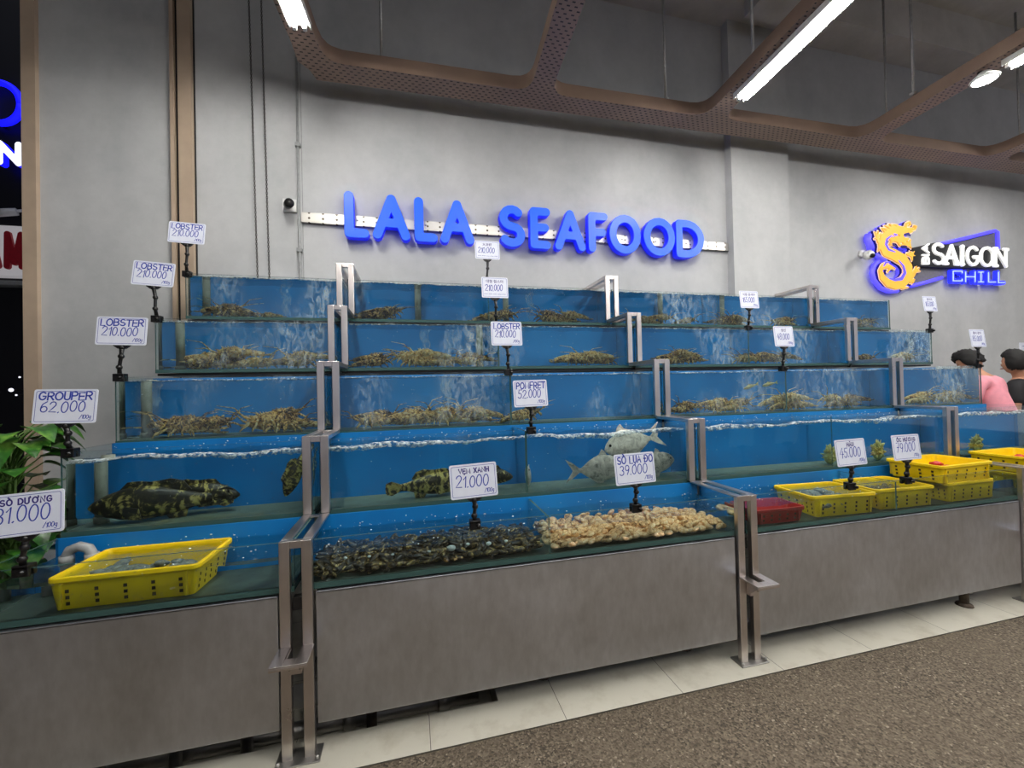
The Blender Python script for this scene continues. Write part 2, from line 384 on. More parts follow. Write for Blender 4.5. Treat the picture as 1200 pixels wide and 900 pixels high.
def contours(gx, gy, D, tol):
    """closed outlines of D < 0 (marching squares), thinned to tol"""
    D = np.where(np.abs(D) < 1e-7, 1e-7, D); nx, ny = D.shape; nxt = {}
    cell = (D[:-1,:-1] < 0).astype(int)+2*(D[1:,:-1] < 0)+4*(D[1:,1:] < 0)+8*(D[:-1,1:] < 0)
    T = {1:[(3,0)],2:[(0,1)],3:[(3,1)],4:[(1,2)],5:[(3,0),(1,2)],6:[(0,2)],7:[(3,2)],8:[(2,3)],9:[(2,0)],10:[(0,1),(2,3)],11:[(2,1)],12:[(1,3)],13:[(1,0)],14:[(0,3)]}
    def key(i, j, e): return ((i,j,0),(i+1,j,1),(i,j+1,0),(i,j,1))[e]
    def pt(k):
        i, j, d = k; i2, j2 = (i+1, j) if d == 0 else (i, j+1); a, b = D[i,j], D[i2,j2]; t = a/(a-b)
        return (gx[i]+t*(gx[i2]-gx[i]), gy[j]+t*(gy[j2]-gy[j]))
    for i, j in zip(*np.nonzero((cell > 0) & (cell < 15))):
        for a, b in T[int(cell[i,j])]: nxt[key(i,j,a)] = key(i,j,b)
    loops = []
    while nxt:
        k0 = next(iter(nxt)); k = k0; L = []
        while k in nxt: L.append(pt(k)); k = nxt.pop(k)
        if len(L) > 4: loops.append(thin(L, tol))
    return loops
def thin(L, tol):
    P = np.array(L); n = len(P); far = int(np.argmax(((P-P[0])**2).sum(1))); keep = {0, far}
    def rec(a, b):
        if b-a < 2: return
        p, q = P[a % n], P[b % n]; idx = np.arange(a+1, b) % n; d = q-p; ln = math.hypot(*d)+1e-12
        dist = np.abs((P[idx]-p)[:,0]*d[1]-(P[idx]-p)[:,1]*d[0])/ln; m = int(np.argmax(dist))
        if dist[m] > tol: keep.add((a+1+m) % n); rec(a, a+1+m); rec(a+1+m, b)
    rec(0, far); rec(far, n)
    return [tuple(P[i]) for i in sorted(keep)]
def plate_mesh(loops, depth, bevel=0.0):
    cu = bpy.data.curves.new('outline', 'CURVE'); cu.dimensions = '2D'; cu.fill_mode = 'BOTH'
    cu.extrude = depth/2; cu.bevel_depth = bevel; cu.bevel_resolution = 1; cu.offset = -bevel
    for L in loops:
        sp = cu.splines.new('POLY'); sp.points.add(len(L)-1); sp.use_cyclic_u = True
        for p, (x, y) in zip(sp.points, L): p.co = (x, y, 0, 1)
    ob = bpy.data.objects.new('outline', cu); COL.objects.link(ob)
    dg = bpy.context.evaluated_depsgraph_get(); dg.update()
    me = bpy.data.meshes.new_from_object(ob.evaluated_get(dg), depsgraph=dg)
    bpy.data.objects.remove(ob); bpy.data.curves.remove(cu); return me
STAND = Matrix(((1,0,0,0),(0,0,-1,0),(0,1,0,0),(0,0,0,1)))
def wall_plate(name, strokes, r_extra, yfront, depth, mats, parent, res=0.006, bevel=0.0, tol=None):
    """strokes in world XZ -> a plate facing the room, its face at depth yfront; mats = (face, side)"""
    st = [(p, [x+r_extra for x in (r if isinstance(r, (list, tuple)) else [r]*len(p))]) for p, r in strokes]
    g = field(st, res, max(max(r) for _, r in st)+3*res)
    me = plate_mesh(contours(*g, tol or res*0.12), depth, bevel); me.transform(Matrix.Translation((0, yfront+depth/2, 0)) @ STAND)
    o = bpy.data.objects.new(name, me); me.name = name; COL.objects.link(o)
    for m in mats: me.materials.append(M[m])
    for p in me.polygons: p.material_index = 0 if p.normal.y < -0.9 or len(mats) == 1 else 1
    me.transform(Matrix.Translation(-parent.location)); o.parent = parent
    return o

# ------------------------------------------------------------------ letters as strokes (unit height, own widths)
def arc(cx, cy, rx, ry, a0, a1, n=10):
    return [(cx+rx*math.cos(math.radians(a0+(a1-a0)*i/n)), cy+ry*math.sin(math.radians(a0+(a1-a0)*i/n))) for i in range(n+1)]
GLY = {
 'A': [[(0,0),(.32,1),(.64,0)],[(.12,.34),(.52,.34)]],
 'B': [[(0,0),(0,1),(.3,1)]+arc(.3,.76,.25,.24,90,-90,8)+[(0,.52),(.32,.52)]+arc(.32,.26,.28,.26,90,-90,8)+[(0,0)]],
 'C': [arc(.36,.5,.34,.5,45,315,14)], 'D': [[(0,0),(0,1),(.2,1)]+arc(.2,.5,.42,.5,90,-90,12)+[(0,0)]],
 'E': [[(.52,1),(0,1),(0,0),(.52,0)],[(0,.52),(.46,.52)]], 'F': [[(.54,1),(0,1),(0,0)],[(0,.5),(.46,.5)]],
 'G': [arc(.36,.5,.34,.5,48,355,14)+[(.42,.46)]], 'H': [[(0,0),(0,1)],[(.58,0),(.58,1)],[(0,.5),(.58,.5)]],
 'I': [[(0,0),(0,1)]], 'L': [[(0,1),(0,0),(.52,0)]], 'M': [[(0,0),(.03,1),(.36,.12),(.69,1),(.72,0)]],
 'N': [[(0,0),(0,1),(.58,0),(.58,1)]], 'O': [arc(.36,.5,.36,.5,90,450,20)],
 'P': [[(0,0),(0,1),(.3,1)]+arc(.3,.74,.27,.26,90,-90,8)+[(0,.48)]],
 'R': [[(0,0),(0,1),(.3,1)]+arc(.3,.74,.27,.26,90,-90,8)+[(0,.48)],[(.26,.48),(.58,0)]],
 'S': [arc(.3,.745,.28,.255,40,270,10)+arc(.3,.245,.3,.245,88,-145,10)],
 'T': [[(0,1),(.6,1)],[(.3,1),(.3,0)]], 'U': [[(0,1),(0,.32)]+arc(.28,.3,.28,.3,180,360,8)+[(.56,1)]],
 'V': [[(0,1),(.3,0),(.6,1)]], 'X': [[(0,0),(.56,1)],[(0,1),(.56,0)]],
 '0': [arc(.26,.5,.25,.5,100,460,16)], '1': [[(0,.72),(.22,1),(.22,0)]],
 '2': [arc(.25,.74,.24,.26,170,-20,9)+[(.3,.4),(.0,.02),(.54,.0)]],
 '3': [arc(.22,.76,.22,.24,150,-80,8)+arc(.22,.26,.26,.26,80,-150,9)],
 '4': [[(.36,1),(0,.36),(.56,.38)],[(.42,.66),(.38,0)]], '5': [[(.5,1),(.08,1),(.04,.58)]+arc(.22,.3,.26,.3,120,-150,10)],
 '6': [[(.42,1)]+arc(.28,.32,.26,.55,120,180,4)+arc(.27,.27,.25,.27,180,530,12)], '7': [[(0,.98),(.5,1),(.18,0)],[(.1,.5),(.42,.5)]],
 '8': [arc(.26,.75,.2,.25,-80,270,12)+arc(.26,.25,.25,.26,90,-270,12)],
 '9': [arc(.26,.7,.23,.29,0,360,12)+[(.46,.4),(.3,0)]], '.': [[(.04,0),(.08,.04)]], '/': [[(0,-.08),(.4,1.05)]],
 'k': [[(0,0),(0,1)],[(.4,.6),(0,.3),(.42,0)]], 'g': [arc(.22,.36,.2,.26,20,340,10),[(.42,.6),(.42,-.2)]+arc(.22,-.2,.2,.16,0,-140,6)],
 '-': [[(0,.45),(.36,.45)]], ' ': [], '~': [[(0,.3),(.25,.5),(.5,.3),(.8,.5),(1.1,.3),(1.5,.4)]],
}
GLY['Ò'] = GLY['O']+[[(.2,1.32),(.4,1.14)]]; GLY['Ơ'] = GLY['O']+[[(.62,.86),(.84,.98),(.78,1.14)]]; GLY['Ô'] = GLY['O']+[[(.16,1.12),(.36,1.3),(.56,1.12)]]
GLY['Ư'] = GLY['U']+[[(.56,.96),(.78,1.02),(.72,1.18)]]; GLY['Ẹ'] = GLY['E']+[[(.26,-.24),(.3,-.2)]]; GLY['Đ'] = GLY['D']+[[(-.12,.5),(.24,.5)]]
GLY['Ụ'] = GLY['U']+[[(.26,-.24),(.3,-.2)]]; GLY['Ỏ'] = GLY['O']; GLY['À'] = GLY['A']+[[(.2,1.34),(.38,1.14)]]; GLY['Ố'] = GLY['Ô']
def gw(ch):
    g = GLY[ch]; return max([p[0] for s in g for p in s], default=0.35) if ch != ' ' else 0.3
def write(mb, text, x, z, h, y, w, jitter=0.0, gap=0.22, slant=0.0, mi=None, xs=1.0, rnd=None):
    """flat pen ribbons of one line of writing, starting at x,z (local XZ, facing -Y); returns its end"""
    rnd = rnd or R
    for ch in text:
        dz = rnd.uniform(-jitter, jitter)*h; s = 1+rnd.uniform(-jitter, jitter)*0.7
        for st in GLY[ch]:
            P = [(x+(p[0]*xs+slant*p[1])*h*s, z+dz+p[1]*h*s) for p in st]; n = len(P); L = []; Rr = []
            for i in range(n):
                a = P[max(i-1, 0)]; b = P[min(i+1, n-1)]; tx, tz = b[0]-a[0], b[1]-a[1]; q = math.hypot(tx, tz) or 1; nx_, nz_ = -tz/q*w/2, tx/q*w/2
                ex, ez = (-tx/q*w/2*(i == 0)+tx/q*w/2*(i == n-1)), (-tz/q*w/2*(i == 0)+tz/q*w/2*(i == n-1))
                L.append((P[i][0]+nx_+ex, y, P[i][1]+nz_+ez)); Rr.append((P[i][0]-nx_+ex, y, P[i][1]-nz_+ez))
            mb.add(L+Rr, [(i, i+1, n+i+1, n+i) for i in range(n-1)], False, mi)
        x += (gw(ch)*xs+gap)*h*s
    return x
def text_width(text, h, gap=0.22, xs=1.0): return sum((gw(c)*xs+gap)*h for c in text)-gap*h
def big_letter(ch, x0, x1, z0, z1, r):
    """strokes of a letter whose inked outline fills x0..x1, z0..z1 with stroke radius r"""
    g = GLY[ch]; W = gw(ch) or 1e-9; x0 += r; x1 -= r; z0 += r; z1 -= r
    return [([(x0+p[0]/W*(x1-x0), z0+p[1]*(z1-z0)) for p in s], r) for s in g]

# ================================================================== the setting
mb = MB(); mb.box(-9, 16, -11, 1.752, -0.2, 0.0); struct('floor', mb, 'floor_aggregate')
# tiled apron under the tanks, with a sunken drain slot behind its front strip
mb = MB()
mb.box(-9, 16, 1.752, 1.945, -0.2, 0.006)
mb.box(-9, 16, 2.33, WALL, -0.2, 0.006); mb.box(0.37, 16, 1.945, 2.33, -0.2, 0.006); mb.box(-9, -2.2, 1.945, 2.33, -0.2, 0.006)
mb.box(-2.2, 0.37, 1.945, 2.33, -0.2, -0.12)
struct('trim_floor_apron', mb, 'floor_tile')
DOORX = -2.685
mb = MB(); mb.box(DOORX, 16, WALL, WALL+0.25, 0, 6.1); struct('wall_back', mb, 'wall_concrete')
mb = MB(); mb.box(3.405, 4.165, 3.705, WALL+0.02, 0, 5.6); struct('wall_pillar', mb, 'wall_concrete')
mb = MB(); mb.box(DOORX, 16, 3.46, WALL+0.02, 5.46, 6.0); mb.box(3.43, 4.14, -10, 3.5, 5.3, 6.0); mb.box(-3.0, -2.3, -10, 3.5, 5.3, 6.0); mb.box(9.8, 10.5, -10, 3.5, 5.3, 6.0)
struct('ceiling_beams', mb, 'ceiling_concrete')
mb = MB(); mb.box(-9, 16, -11, WALL+0.25, 5.92, 6.15); struct('ceiling', mb, 'ceiling_concrete')
mb = MB(); mb.box(DOORX-0.085, DOORX, WALL-0.035, WALL+0.12, 0, 5.9); struct('trim_1', mb, 'trim_beige')
mb = MB()
mb.box(-1.822, -1.795, WALL-0.045, WALL+0.02, 0, 5.46); mb.box(-1.795, -1.765, WALL-0.012, WALL+0.02, 0, 5.46, 1); mb.box(-1.765, -1.672, WALL-0.05, WALL+0.02, 0, 5.46); mb.box(-1.672, -1.664, WALL-0.012, WALL+0.02, 0, 5.46, 1)
struct('trim_2', mb, ['trim_beige', 'black_gap'])
mb = MB(); mb.tube([(-0.905, WALL-0.018, 0.0), (-0.905, WALL-0.018, 4.5)], 0.011); mb.box(-0.925, -0.885, WALL-0.035, WALL, 3.6, 3.63); mb.box(-0.925, -0.885, WALL-0.035, WALL, 2.7, 2.73)
mb.box(-0.883, -0.877, WALL-0.004, WALL+0.01, 0, 5.4)
struct('trim_3', mb, 'grey_pvc')
# the street outside the doorway: a shopfront backdrop, night put into its dark colour
mb = MB(); mb.box(-16, 4, 6.6, 6.8, -0.2, 12); mb.box(-9, DOORX-0.085, WALL+0.12, 6.6, -0.2, -0.02); mb.box(-9.0, -8.8, -11, 6.8, -0.2, 12)
struct('exterior_wall', mb, 'exterior_dark')

# ================================================================== stands, uprights, tanks
ROWS = ['', 'bottom row', 'second row up', 'middle row', 'fourth row up', 'topmost row']
PLACE = ['left of the first stepped upright', 'between first and second stepped uprights', 'between second and third stepped uprights', 'right of the third stepped upright']
for s, (x0, x1) in enumerate(SEC):
    xl = x0 if s == 0 else x0+0.06; xr = x1 if s == 3 else x1-0.06
    if s == 0: xl = x0-0.02
    t = thing('tank_stand', 'brushed steel tank stand with plain front panel, ' + PLACE[s], 'stand', ((xl+xr)/2, 2.2, 0))
    p = MB(); p.bbox(xl, xr, 1.862, 1.878, 0.130, 0.672, 0.003); p.bbox(xl, xr, 1.862, 1.90, 0.664, 0.674, 0.002); p.box(xl, xr, 1.878, 1.90, 0.13, 0.136); p.build('front_panel', 'brushed_sheet', t)
    for i in range(1, 6):
        zd = ZB[i]; d = MB(); d.box(x0+0.004, x1-0.004, GL[i]+0.012, YBK[i], zd-0.026 if i > 1 else zd-0.014, zd-0.012); d.build('deck', 'dark_steel', t)
        if i > 1:
            for xx in (x0+0.05, (x0+x1)/2, x1-0.09):
                l = MB(); l.box(xx, xx+0.04, YBK[i]-0.06, YBK[i]-0.02, 0.006 if not (-2.2 < xx < 0.37 and YBK[i] < 2.35) else -0.12, zd-0.026); l.build('leg', 'galvanised', t)
    spots = [(xx, yy) for xx in (x0+0.25, (x0+x1)/2, x1-0.25) for yy in (2.06, 2.20)]
    if s == 2: spots[2] = (3.50, 1.935)
    for xx, yy in spots:
        zf = 0.006 if (yy < 1.94 or xx > 0.38) else -0.12
        l = MB(); l.tube([(xx, yy, zf+0.012), (xx, yy, 0.675)], 0.024, 12); l.lathe([(0.001, 0), (0.045, 0), (0.04, 0.012), (0.024, 0.02)], (xx, yy, zf), 14); l.build('leg', 'rusty_steel' if R.random() < 0.3 else 'galvanised', t)

def upright(xc, label):
    t = thing('rack_upright', label, 'rack upright', (xc, YS[1], 0.0))
    W, B, TH = 0.124, 0.040, 0.028
    for i in range(1, 6):
        y = YS[i]; z0 = 0.010 if i == 1 else ZS[i-1]; z1 = ZS[i]
        for sx in (-1, 1):
            a = xc+sx*(W/2-B/2); p = MB(); p.bbox(a-B/2, a+B/2, y, y+TH, z0, z1, 0.0025); p.build('post', 'polished_bar', t)
        p = MB(); p.bbox(xc-W/2+B, xc+W/2-B, y+0.001, y+TH, z1-0.030, z1, 0.002); p.build('cross_piece', 'polished_bar', t)
        yb = YS[i+1] if i < 5 else WALL-0.002; rt = min(0.028, ZS[i]-ZT[i]-0.001)
        for sx in (-1, 1):
            a = xc+sx*(W/2-B/2); p = MB(); p.bbox(a-B/2, a+B/2, y+TH, yb, z1-rt, z1, 0.0025); p.build('rail', 'polished_bar', t)
        p = MB(); p.bbox(xc-W/2+B, xc+W/2-B, yb-0.035, yb, z1-rt+0.001, z1-0.001, 0.002); p.build('cross_piece', 'polished_bar', t)
    p = MB()                                             # slotted shelf plate and gusset low on the front
    zs = 0.465; yf = YS[1]-0.125
    p.bbox(xc-W/2-0.005, xc-W/2+B, yf, YS[1], zs, zs+0.006, 0.001); p.bbox(xc+W/2-B, xc+W/2+0.005, yf, YS[1], zs, zs+0.006, 0.001)
    p.bbox(xc-W/2+B, xc+W/2-B, yf, yf+0.045, zs, zs+0.006, 0.001); p.bbox(xc-W/2-0.005, xc+W/2+0.005, yf, yf+0.006, zs-0.012, zs, 0.001)
    p.build('shelf_plate', 'polished_bar', t)
    p = MB(); p.prismx([(YS[1], zs), (YS[1]-0.115, zs), (YS[1]-0.03, zs-0.075), (YS[1], zs-0.085)], xc-W/2+B, xc-W/2+B+0.005); p.prismx([(YS[1], zs), (YS[1]-0.115, zs), (YS[1]-0.03, zs-0.075), (YS[1], zs-0.085)], xc+W/2-B-0.005, xc+W/2-B); p.box(xc-0.024, xc+0.024, YS[1]-0.03, YS[1], zs-0.09, zs-0.06); p.build('gusset', 'polished_bar', t)
    p = MB(); p.bbox(xc-0.085, xc+0.085, YS[1]-0.03, YS[1]+0.06, 0.0065, 0.0135, 0.002); p.build('foot_plate', 'galvanised', t)
    for sx in (-1, 1):
        p = MB(); p.lathe([(0.001, 0.013), (0.008, 0.012), (0.008, 0), (0.001, 0)], (xc+sx*0.073, YS[1]-0.015, 0.0135), 6); p.build('bolt', 'galvanised', t)
    # back post carrying the two bars behind the bottom tank
    p = MB(); p.bbox(xc-0.02, xc+0.02, YS[1]+TH+0.002, YS[1]+TH+0.034, 0.60, 0.655, 0.002); p.build('clamp_block', 'dark_steel', t)
    return t
upright(XA, 'first stepped steel double-bar upright, beside the yellow crate of grey shells')
upright(XB, 'second stepped steel double-bar upright, between the cream clams and the red crate')
upright(XC, 'third stepped steel double-bar upright, beside the stacked yellow crates')

def bubble_cloud(name, parent, pts, r0, r1, mat='white_bubble', flat=1.0):
    b = MB()
    for (x, y, z) in pts:
        r = R.uniform(r0, r1); b.ball((x, y, z), (r*R.uniform(0.8, 1.5), r, r*flat), 6, 4)
    o = b.build(name, mat, parent); o['kind'] = 'stuff'; return o
def foam_line(parent, x0, x1, y, z, h, amp, wig):
    n = int((x1-x0)/0.02); f = MB(); top = []; bot = []
    ph = R.random()*6
    for k in range(n+1):
        x = x0+(x1-x0)*k/n; w = amp*(math.sin(x*wig+ph)+0.6*math.sin(x*wig*2.7+ph*2)+0.3*R.uniform(-1, 1))
        th = h*(0.7+0.5*math.sin(x*5+ph)+R.uniform(-0.25, 0.25)); top.append((x, z+w)); bot.append((x, z+w-max(th, h*0.25)))
    vs = [(x, y, q) for x, q in top]+[(x, y+0.004, q-0.001) for x, q in bot]+[(x, y+0.05, q+0.002) for x, q in top]; m = n+1
    f.add(vs, [(k, k+1, m+k+1, m+k) for k in range(n)]+[(k+1, k, 2*m+k, 2*m+k+1) for k in range(n)], True)
    o = f.build('foam_line', 'foam', parent); o['kind'] = 'stuff'; return o
def tank(i, s):
    x0, x1 = SEC[s]; y0, y1 = GL[i], YBK[i]-0.004; z0, z1 = ZB[i], ZT[i]; T = 0.010; E = [('tank_glass'), ('glass_edge')]
    t = thing('fish_tank', 'blue-backed glass fish tank, %s, %s' % (ROWS[i], PLACE[s]), 'fish tank', ((x0+x1)/2, (y0+y1)/2, z0), 'fish tanks stacked in five stepped rows')
    def pane(name, a, b, c, d, e, f, edge):
        m = MB(); m.box(a, b, c, d, e, f)
        for k in edge: m.mi[k] = 1
        m.build(name, E, t)
    # faces of a box: 0 bottom 1 top 2 front 3 right 4 back 5 left
    pane('front_pane', x0, x1, y0, y0+T, z0, z1, (0, 1, 3, 5))
    pane('side_pane', x0, x0+T, y0+T, y1-T, z0, z1, (0, 1)); pane('side_pane', x1-T, x1, y0+T, y1-T, z0, z1, (0, 1))
    m = MB(); m.box(x0, x1, y1-T, y1, z0, z1+(0.0 if i < 5 else 0.004)); m.build('back_panel', 'blue_backing', t)
    m = MB(); m.box(x0+T, x1-T, y0+T, y1-T, z0, z0+0.012); m.build('tank_floor', 'murky_floor' if i == 1 else 'tank_floor', t)
    m = MB(); m.box(x0-0.0, x1, y0-0.003, y0, z0-0.010, z0+0.012); m.build('bottom_strip', 'glass_edge', t)
    zw = ZW[i]; n = max(4, int((x1-x0)/0.06)); w = MB(); ph = R.random()*9
    a, b, c, d = x0+T+0.001, x1-T-0.001, y0+T+0.001, y1-T-0.001; zb = z0+0.0135
    if s in (1, 2):
        xm = (x0+x1)/2; pane('divider_pane', xm-0.006, xm+0.006, y0+T, y1-T, z0, z1-0.01, (0, 1, 2))
    # water: rippled top, clear sides
    J = 6; grid = [[(a+(b-a)*k/n, c+(d-c)*j/J, zw+(0.004 if i != 2 else 0.006)*(math.sin(k*1.1+j*1.9+ph)+0.5*math.sin(k*2.7-j*2.3))) for j in range(J+1)] for k in range(n+1)]
    vs = [p for row in grid for p in row]; fs = []
    for k in range(n):
        for j in range(J): q = k*(J+1)+j; fs.append((q, q+J+1, q+J+2, q+1))
    w.add(vs, fs, True, 1)
    nb = len(w.v)
    fr = [grid[k][0] for k in range(n+1)]; bk = [grid[k][J] for k in range(n+1)]
    w.add(fr+[(x, y, zb) for x, y, z in fr], [(k, n+1+k, n+2+k, k+1) for k in range(n)], False, 0)
    le = grid[0]; w.add(le+[(x, y, zb) for x, y, z in le], [(k, k+1, J+2+k, J+1+k) for k in range(J)], False, 0)
    ri = grid[n]; w.add(ri+[(x, y, zb) for x, y, z in ri], [(k, J+1+k, J+2+k, k+1) for k in range(J)], False, 0)
    w.build('water', ['water_body', 'water_top'], t)
    if i == 2: foam_line(t, a, b, c+0.001, zw+0.010, 0.020, 0.007, 8)
    elif i == 1: pass
    else: foam_line(t, a, b, c+0.001, zw+0.004, 0.007, 0.002, 14)
    # spatter on the backing above the water and on the surface
    if i <= 3:
        pts = [(R.uniform(a, b), d-0.004, zw+abs(R.gauss(0.0, 0.022 if i > 1 else 0.014))+0.004) for _ in range(int((x1-x0)*(52 if i > 1 else 26)))]
        m = MB()
        for (x, y, z) in pts:
            if z > z1-0.006: continue
            r = R.uniform(0.0008, 0.003); m.ball((x, y, z), (r*R.uniform(0.7, 2.6), r*0.4, r*R.uniform(0.4, 1.6)), 6, 4)
        o = m.build('water_spatter', 'white_bubble', t); o['kind'] = 'stuff'
    if i == 1:
        bubble_cloud('surface_bubbles', t, [(R.uniform(a, b), c+(d-c)*min(1, abs(R.gauss(0.45, 0.3))), zw+0.002) for _ in range(int((x1-x0)*36))], 0.0016, 0.0042, flat=0.6)
    # loose air bubbles in the water
    pts = [(R.uniform(a+0.02, b-0.02), R.uniform(c+0.01, d-0.03), R.uniform(zb+0.05, zw-0.02)) for _ in range(int((x1-x0)*(26 if i >= 3 else 9)))]
    if i > 1: bubble_cloud('air_bubbles', t, pts, 0.001, 0.0026)
    # standpipes
    pipes = {0: [x0+0.075], 1: [], 2: [], 3: []}[s]
    if i == 5: pipes = {0: [x0+0.075], 1: [0.06, 0.82], 2: [2.36, 3.06], 3: [4.22]}[s]
    if i == 4 and s == 1: pipes = [0.52]
    for px in pipes:
        if i == 1: continue
        m = MB(); yy = y0+0.17 if s == 0 else y1-0.07
        m.tube([(px, yy, z0+0.0125), (px, yy, zw+0.012)], 0.026, 12); m.lathe([(0.026, 0), (0.031, 0), (0.031, 0.03), (0.026, 0.03)], (px, yy, z0+0.0125), 12); m.build('standpipe', 'standpipe', t)
    cols = {(5, 0): [-0.93], (3, 0): [-1.42], (4, 1): [0.10, 0.28], (5, 1): [1.02], (4, 2): [3.30], (4, 3): [4.9], (3, 3): [4.86], (3, 1): [0.22]}.get((i, s), [])
    for px in cols:
        m = MB(); yy = (y0+y1)/2; H = zw-z0-0.03
        m.rings([[(px+0.012*math.sin(q*1.7)+(0.018+0.02*q/8)*math.cos(2*PI*k/10), yy+(0.018+0.02*q/8)*math.sin(2*PI*k/10), z0+0.02+H*q/8) for k in range(10)] for q in range(9)], None, False)
        o = m.build('bubble_column', 'bubble_column', t); o['kind'] = 'stuff'
    return t
TANKS = {(i, s): tank(i, s) for i in range(1, 6) for s in range(4)}

# ================================================================== the wall: lettered sign, camera, chain
t = thing('lettered_sign', 'big blue block letters LALA SEAFOOD on a perforated wall rail', 'sign', (1.2, WALL, 2.8))
m = MB(); m.box(-0.885, 3.40, WALL-0.028, WALL-0.004, 2.952, 3.040); m.box(-0.885, 3.40, WALL-0.034, WALL-0.028, 2.952, 2.957); m.build('mounting_rail', 'perforated_zinc', t)
spans = [('L', -.536, -.334), ('A', -.307, .010), ('L', .047, .25), ('A', .272, .581), ('S', .812, 1.067), ('E', 1.114, 1.319), ('A', 1.362, 1.682), ('F', 1.71, 1.922), ('O', 1.935, 2.288), ('O', 2.316, 2.684), ('D', 2.694, 3.035)]
for ch, a, b in spans:
    o = wall_plate('letter', big_letter(ch, a, b, 2.825, 3.222, 0.040), 0.0, 3.705, 0.062, ['letter_face', 'letter_side'], t, 0.008, 0.004)
m = MB()
for ch, a, b in spans: m.tube([((a+b)/2, 3.765, 3.0), ((a+b)/2, WALL-0.03, 3.0)], 0.008, 6)
m.build('standoff_pins', 'galvanised', t)

def wall_camera(name, label, px, py, kind):
    x, z = at(px, py, WALL); t = thing(name, label, 'camera', (x, WALL, z))
    if kind == 'box':
        m = MB(); m.bbox(x-0.055, x+0.055, WALL-0.02, WALL-0.001, z-0.045, z+0.065, 0.006); m.build('junction_box', 'white_plastic', t)
        m = MB(); m.tube([(x, WALL-0.02, z), (x+0.01, WALL-0.06, z-0.005)], [0.018, 0.016], 10); m.build('bracket', 'white_plastic', t)
        m = MB(); m.tube([(x-0.005, WALL-0.05, z), (x+0.03, WALL-0.135, z-0.018)], [0.034, 0.036], 16); m.build('housing', 'black_plastic', t)
        m = MB(); m.tube([(x+0.03, WALL-0.136, z-0.018), (x+0.032, WALL-0.142, z-0.019)], [0.022, 0.020], 14); m.build('lens', 'black_gap', t)
    else:
        m = MB(); m.tube([(x, WALL-0.001, z+0.02), (x, WALL-0.03, z+0.02)], [0.05, 0.045], 16); m.build('base', 'white_plastic', t)
        m = MB(); m.tube([(x, WALL-0.03, z+0.02), (x-0.02, WALL-0.09, z+0.01), (x-0.04, WALL-0.10, z-0.01)], 0.018, 10); m.build('bracket', 'white_plastic', t)
        m = MB(); m.ball((x-0.05, WALL-0.12, z-0.03), 0.055, 16, 10); m.build('housing', 'white_plastic', t)
        m = MB(); m.tube([(x-0.06, WALL-0.165, z-0.05), (x-0.066, WALL-0.18, z-0.056)], [0.026, 0.024], 12); m.build('lens', 'black_plastic', t)
wall_camera('security_camera', 'small black camera on a white box at the start of the sign rail', 340, 243, 'box')
wall_camera('security_camera', 'white dome camera on the wall beside the gold dragon', 1009, 300, 'dome')

m = MB(); k = 0
for (xa, ya, xb) in ((-1.262, WALL-0.06, -1.215), (-1.168, WALL-0.06, -1.128)):
    z = 5.9
    while z > 2.42:
        f = (5.9-z)/3.4; x = xa+(xb-xa)*f; a = 0 if k % 2 else PI/2
        pts = [(x+0.0058*math.cos(q)*math.cos(a), ya+0.0058*math.cos(q)*math.sin(a), z+0.0125*math.sin(q)) for q in [2*PI*j/7 for j in range(8)]]
        m.tube(pts, 0.0026, 4, None, False); z -= 0.0185; k += 1
pts = [(-1.1715+0.0435*math.cos(q), WALL-0.06, 2.42+0.05*math.sin(q)) for q in [PI+PI*j/10 for j in range(11)]]; m.tube(pts, 0.004, 5)
tag(m.build('hoist_chain', 'chain_dark', None, (-1.17, WALL-0.06, 2.37)), 'dark double loop of hoist chain hanging down the wall', 'chain')

# ---- the neon beer sign
t = thing('neon_sign', 'gold dragon and BIA SAIGON CHILL wall sign with violet neon outlines', 'sign', (6.4, WALL, 2.6))
YF = 3.72
def dg_(u, v): return at(1000+u/9, 250+v/9, YF)
def sg_(u, v): return at(1060+u/8.571, 250+v/8.571, YF)
K = 0.00138   # metres per unit of the survey sketch of the dragon
def ds(pts, r): return ([dg_(*p) for p in pts], [x*K for x in r])
body = ds([(370,215),(322,262),(306,330),(340,400),(430,440),(520,490),(572,570),(568,660),(520,725),(440,755),(360,735),(305,680),(285,610),(310,550),(365,520)], [30,44,48,50,52,54,54,52,48,42,36,30,22,16,10])
head = [ds([(350,225),(420,190),(500,178),(560,182),(620,170)], [34,40,36,26,14]), ds([(400,260),(470,275),(530,285),(575,270)], [30,30,22,10]), ds([(500,230),(520,260)], [24,20]),
        ds([(540,170),(560,110),(590,95),(600,120),(582,130)], [14,11,10,9,7]), ds([(600,180),(650,165),(660,140),(640,132),(632,148)], [12,11,10,8,6]), ds([(560,185),(590,200),(620,196)], [16,12,6]),
        ds([(400,300),(380,330),(440,340)], [12,8,4]), ds([(470,300),(490,340),(520,330)], [14,9,4])]
mane = [ds([(470,165),(400,130),(370,110)], [16,11,3]), ds([(450,180),(360,140),(325,130)], [16,11,3]), ds([(430,195),(340,165),(300,155)], [17,11,3]), ds([(400,215),(330,195),(290,150)], [17,10,3]), ds([(500,165),(450,125),(410,115)], [14,9,3])]
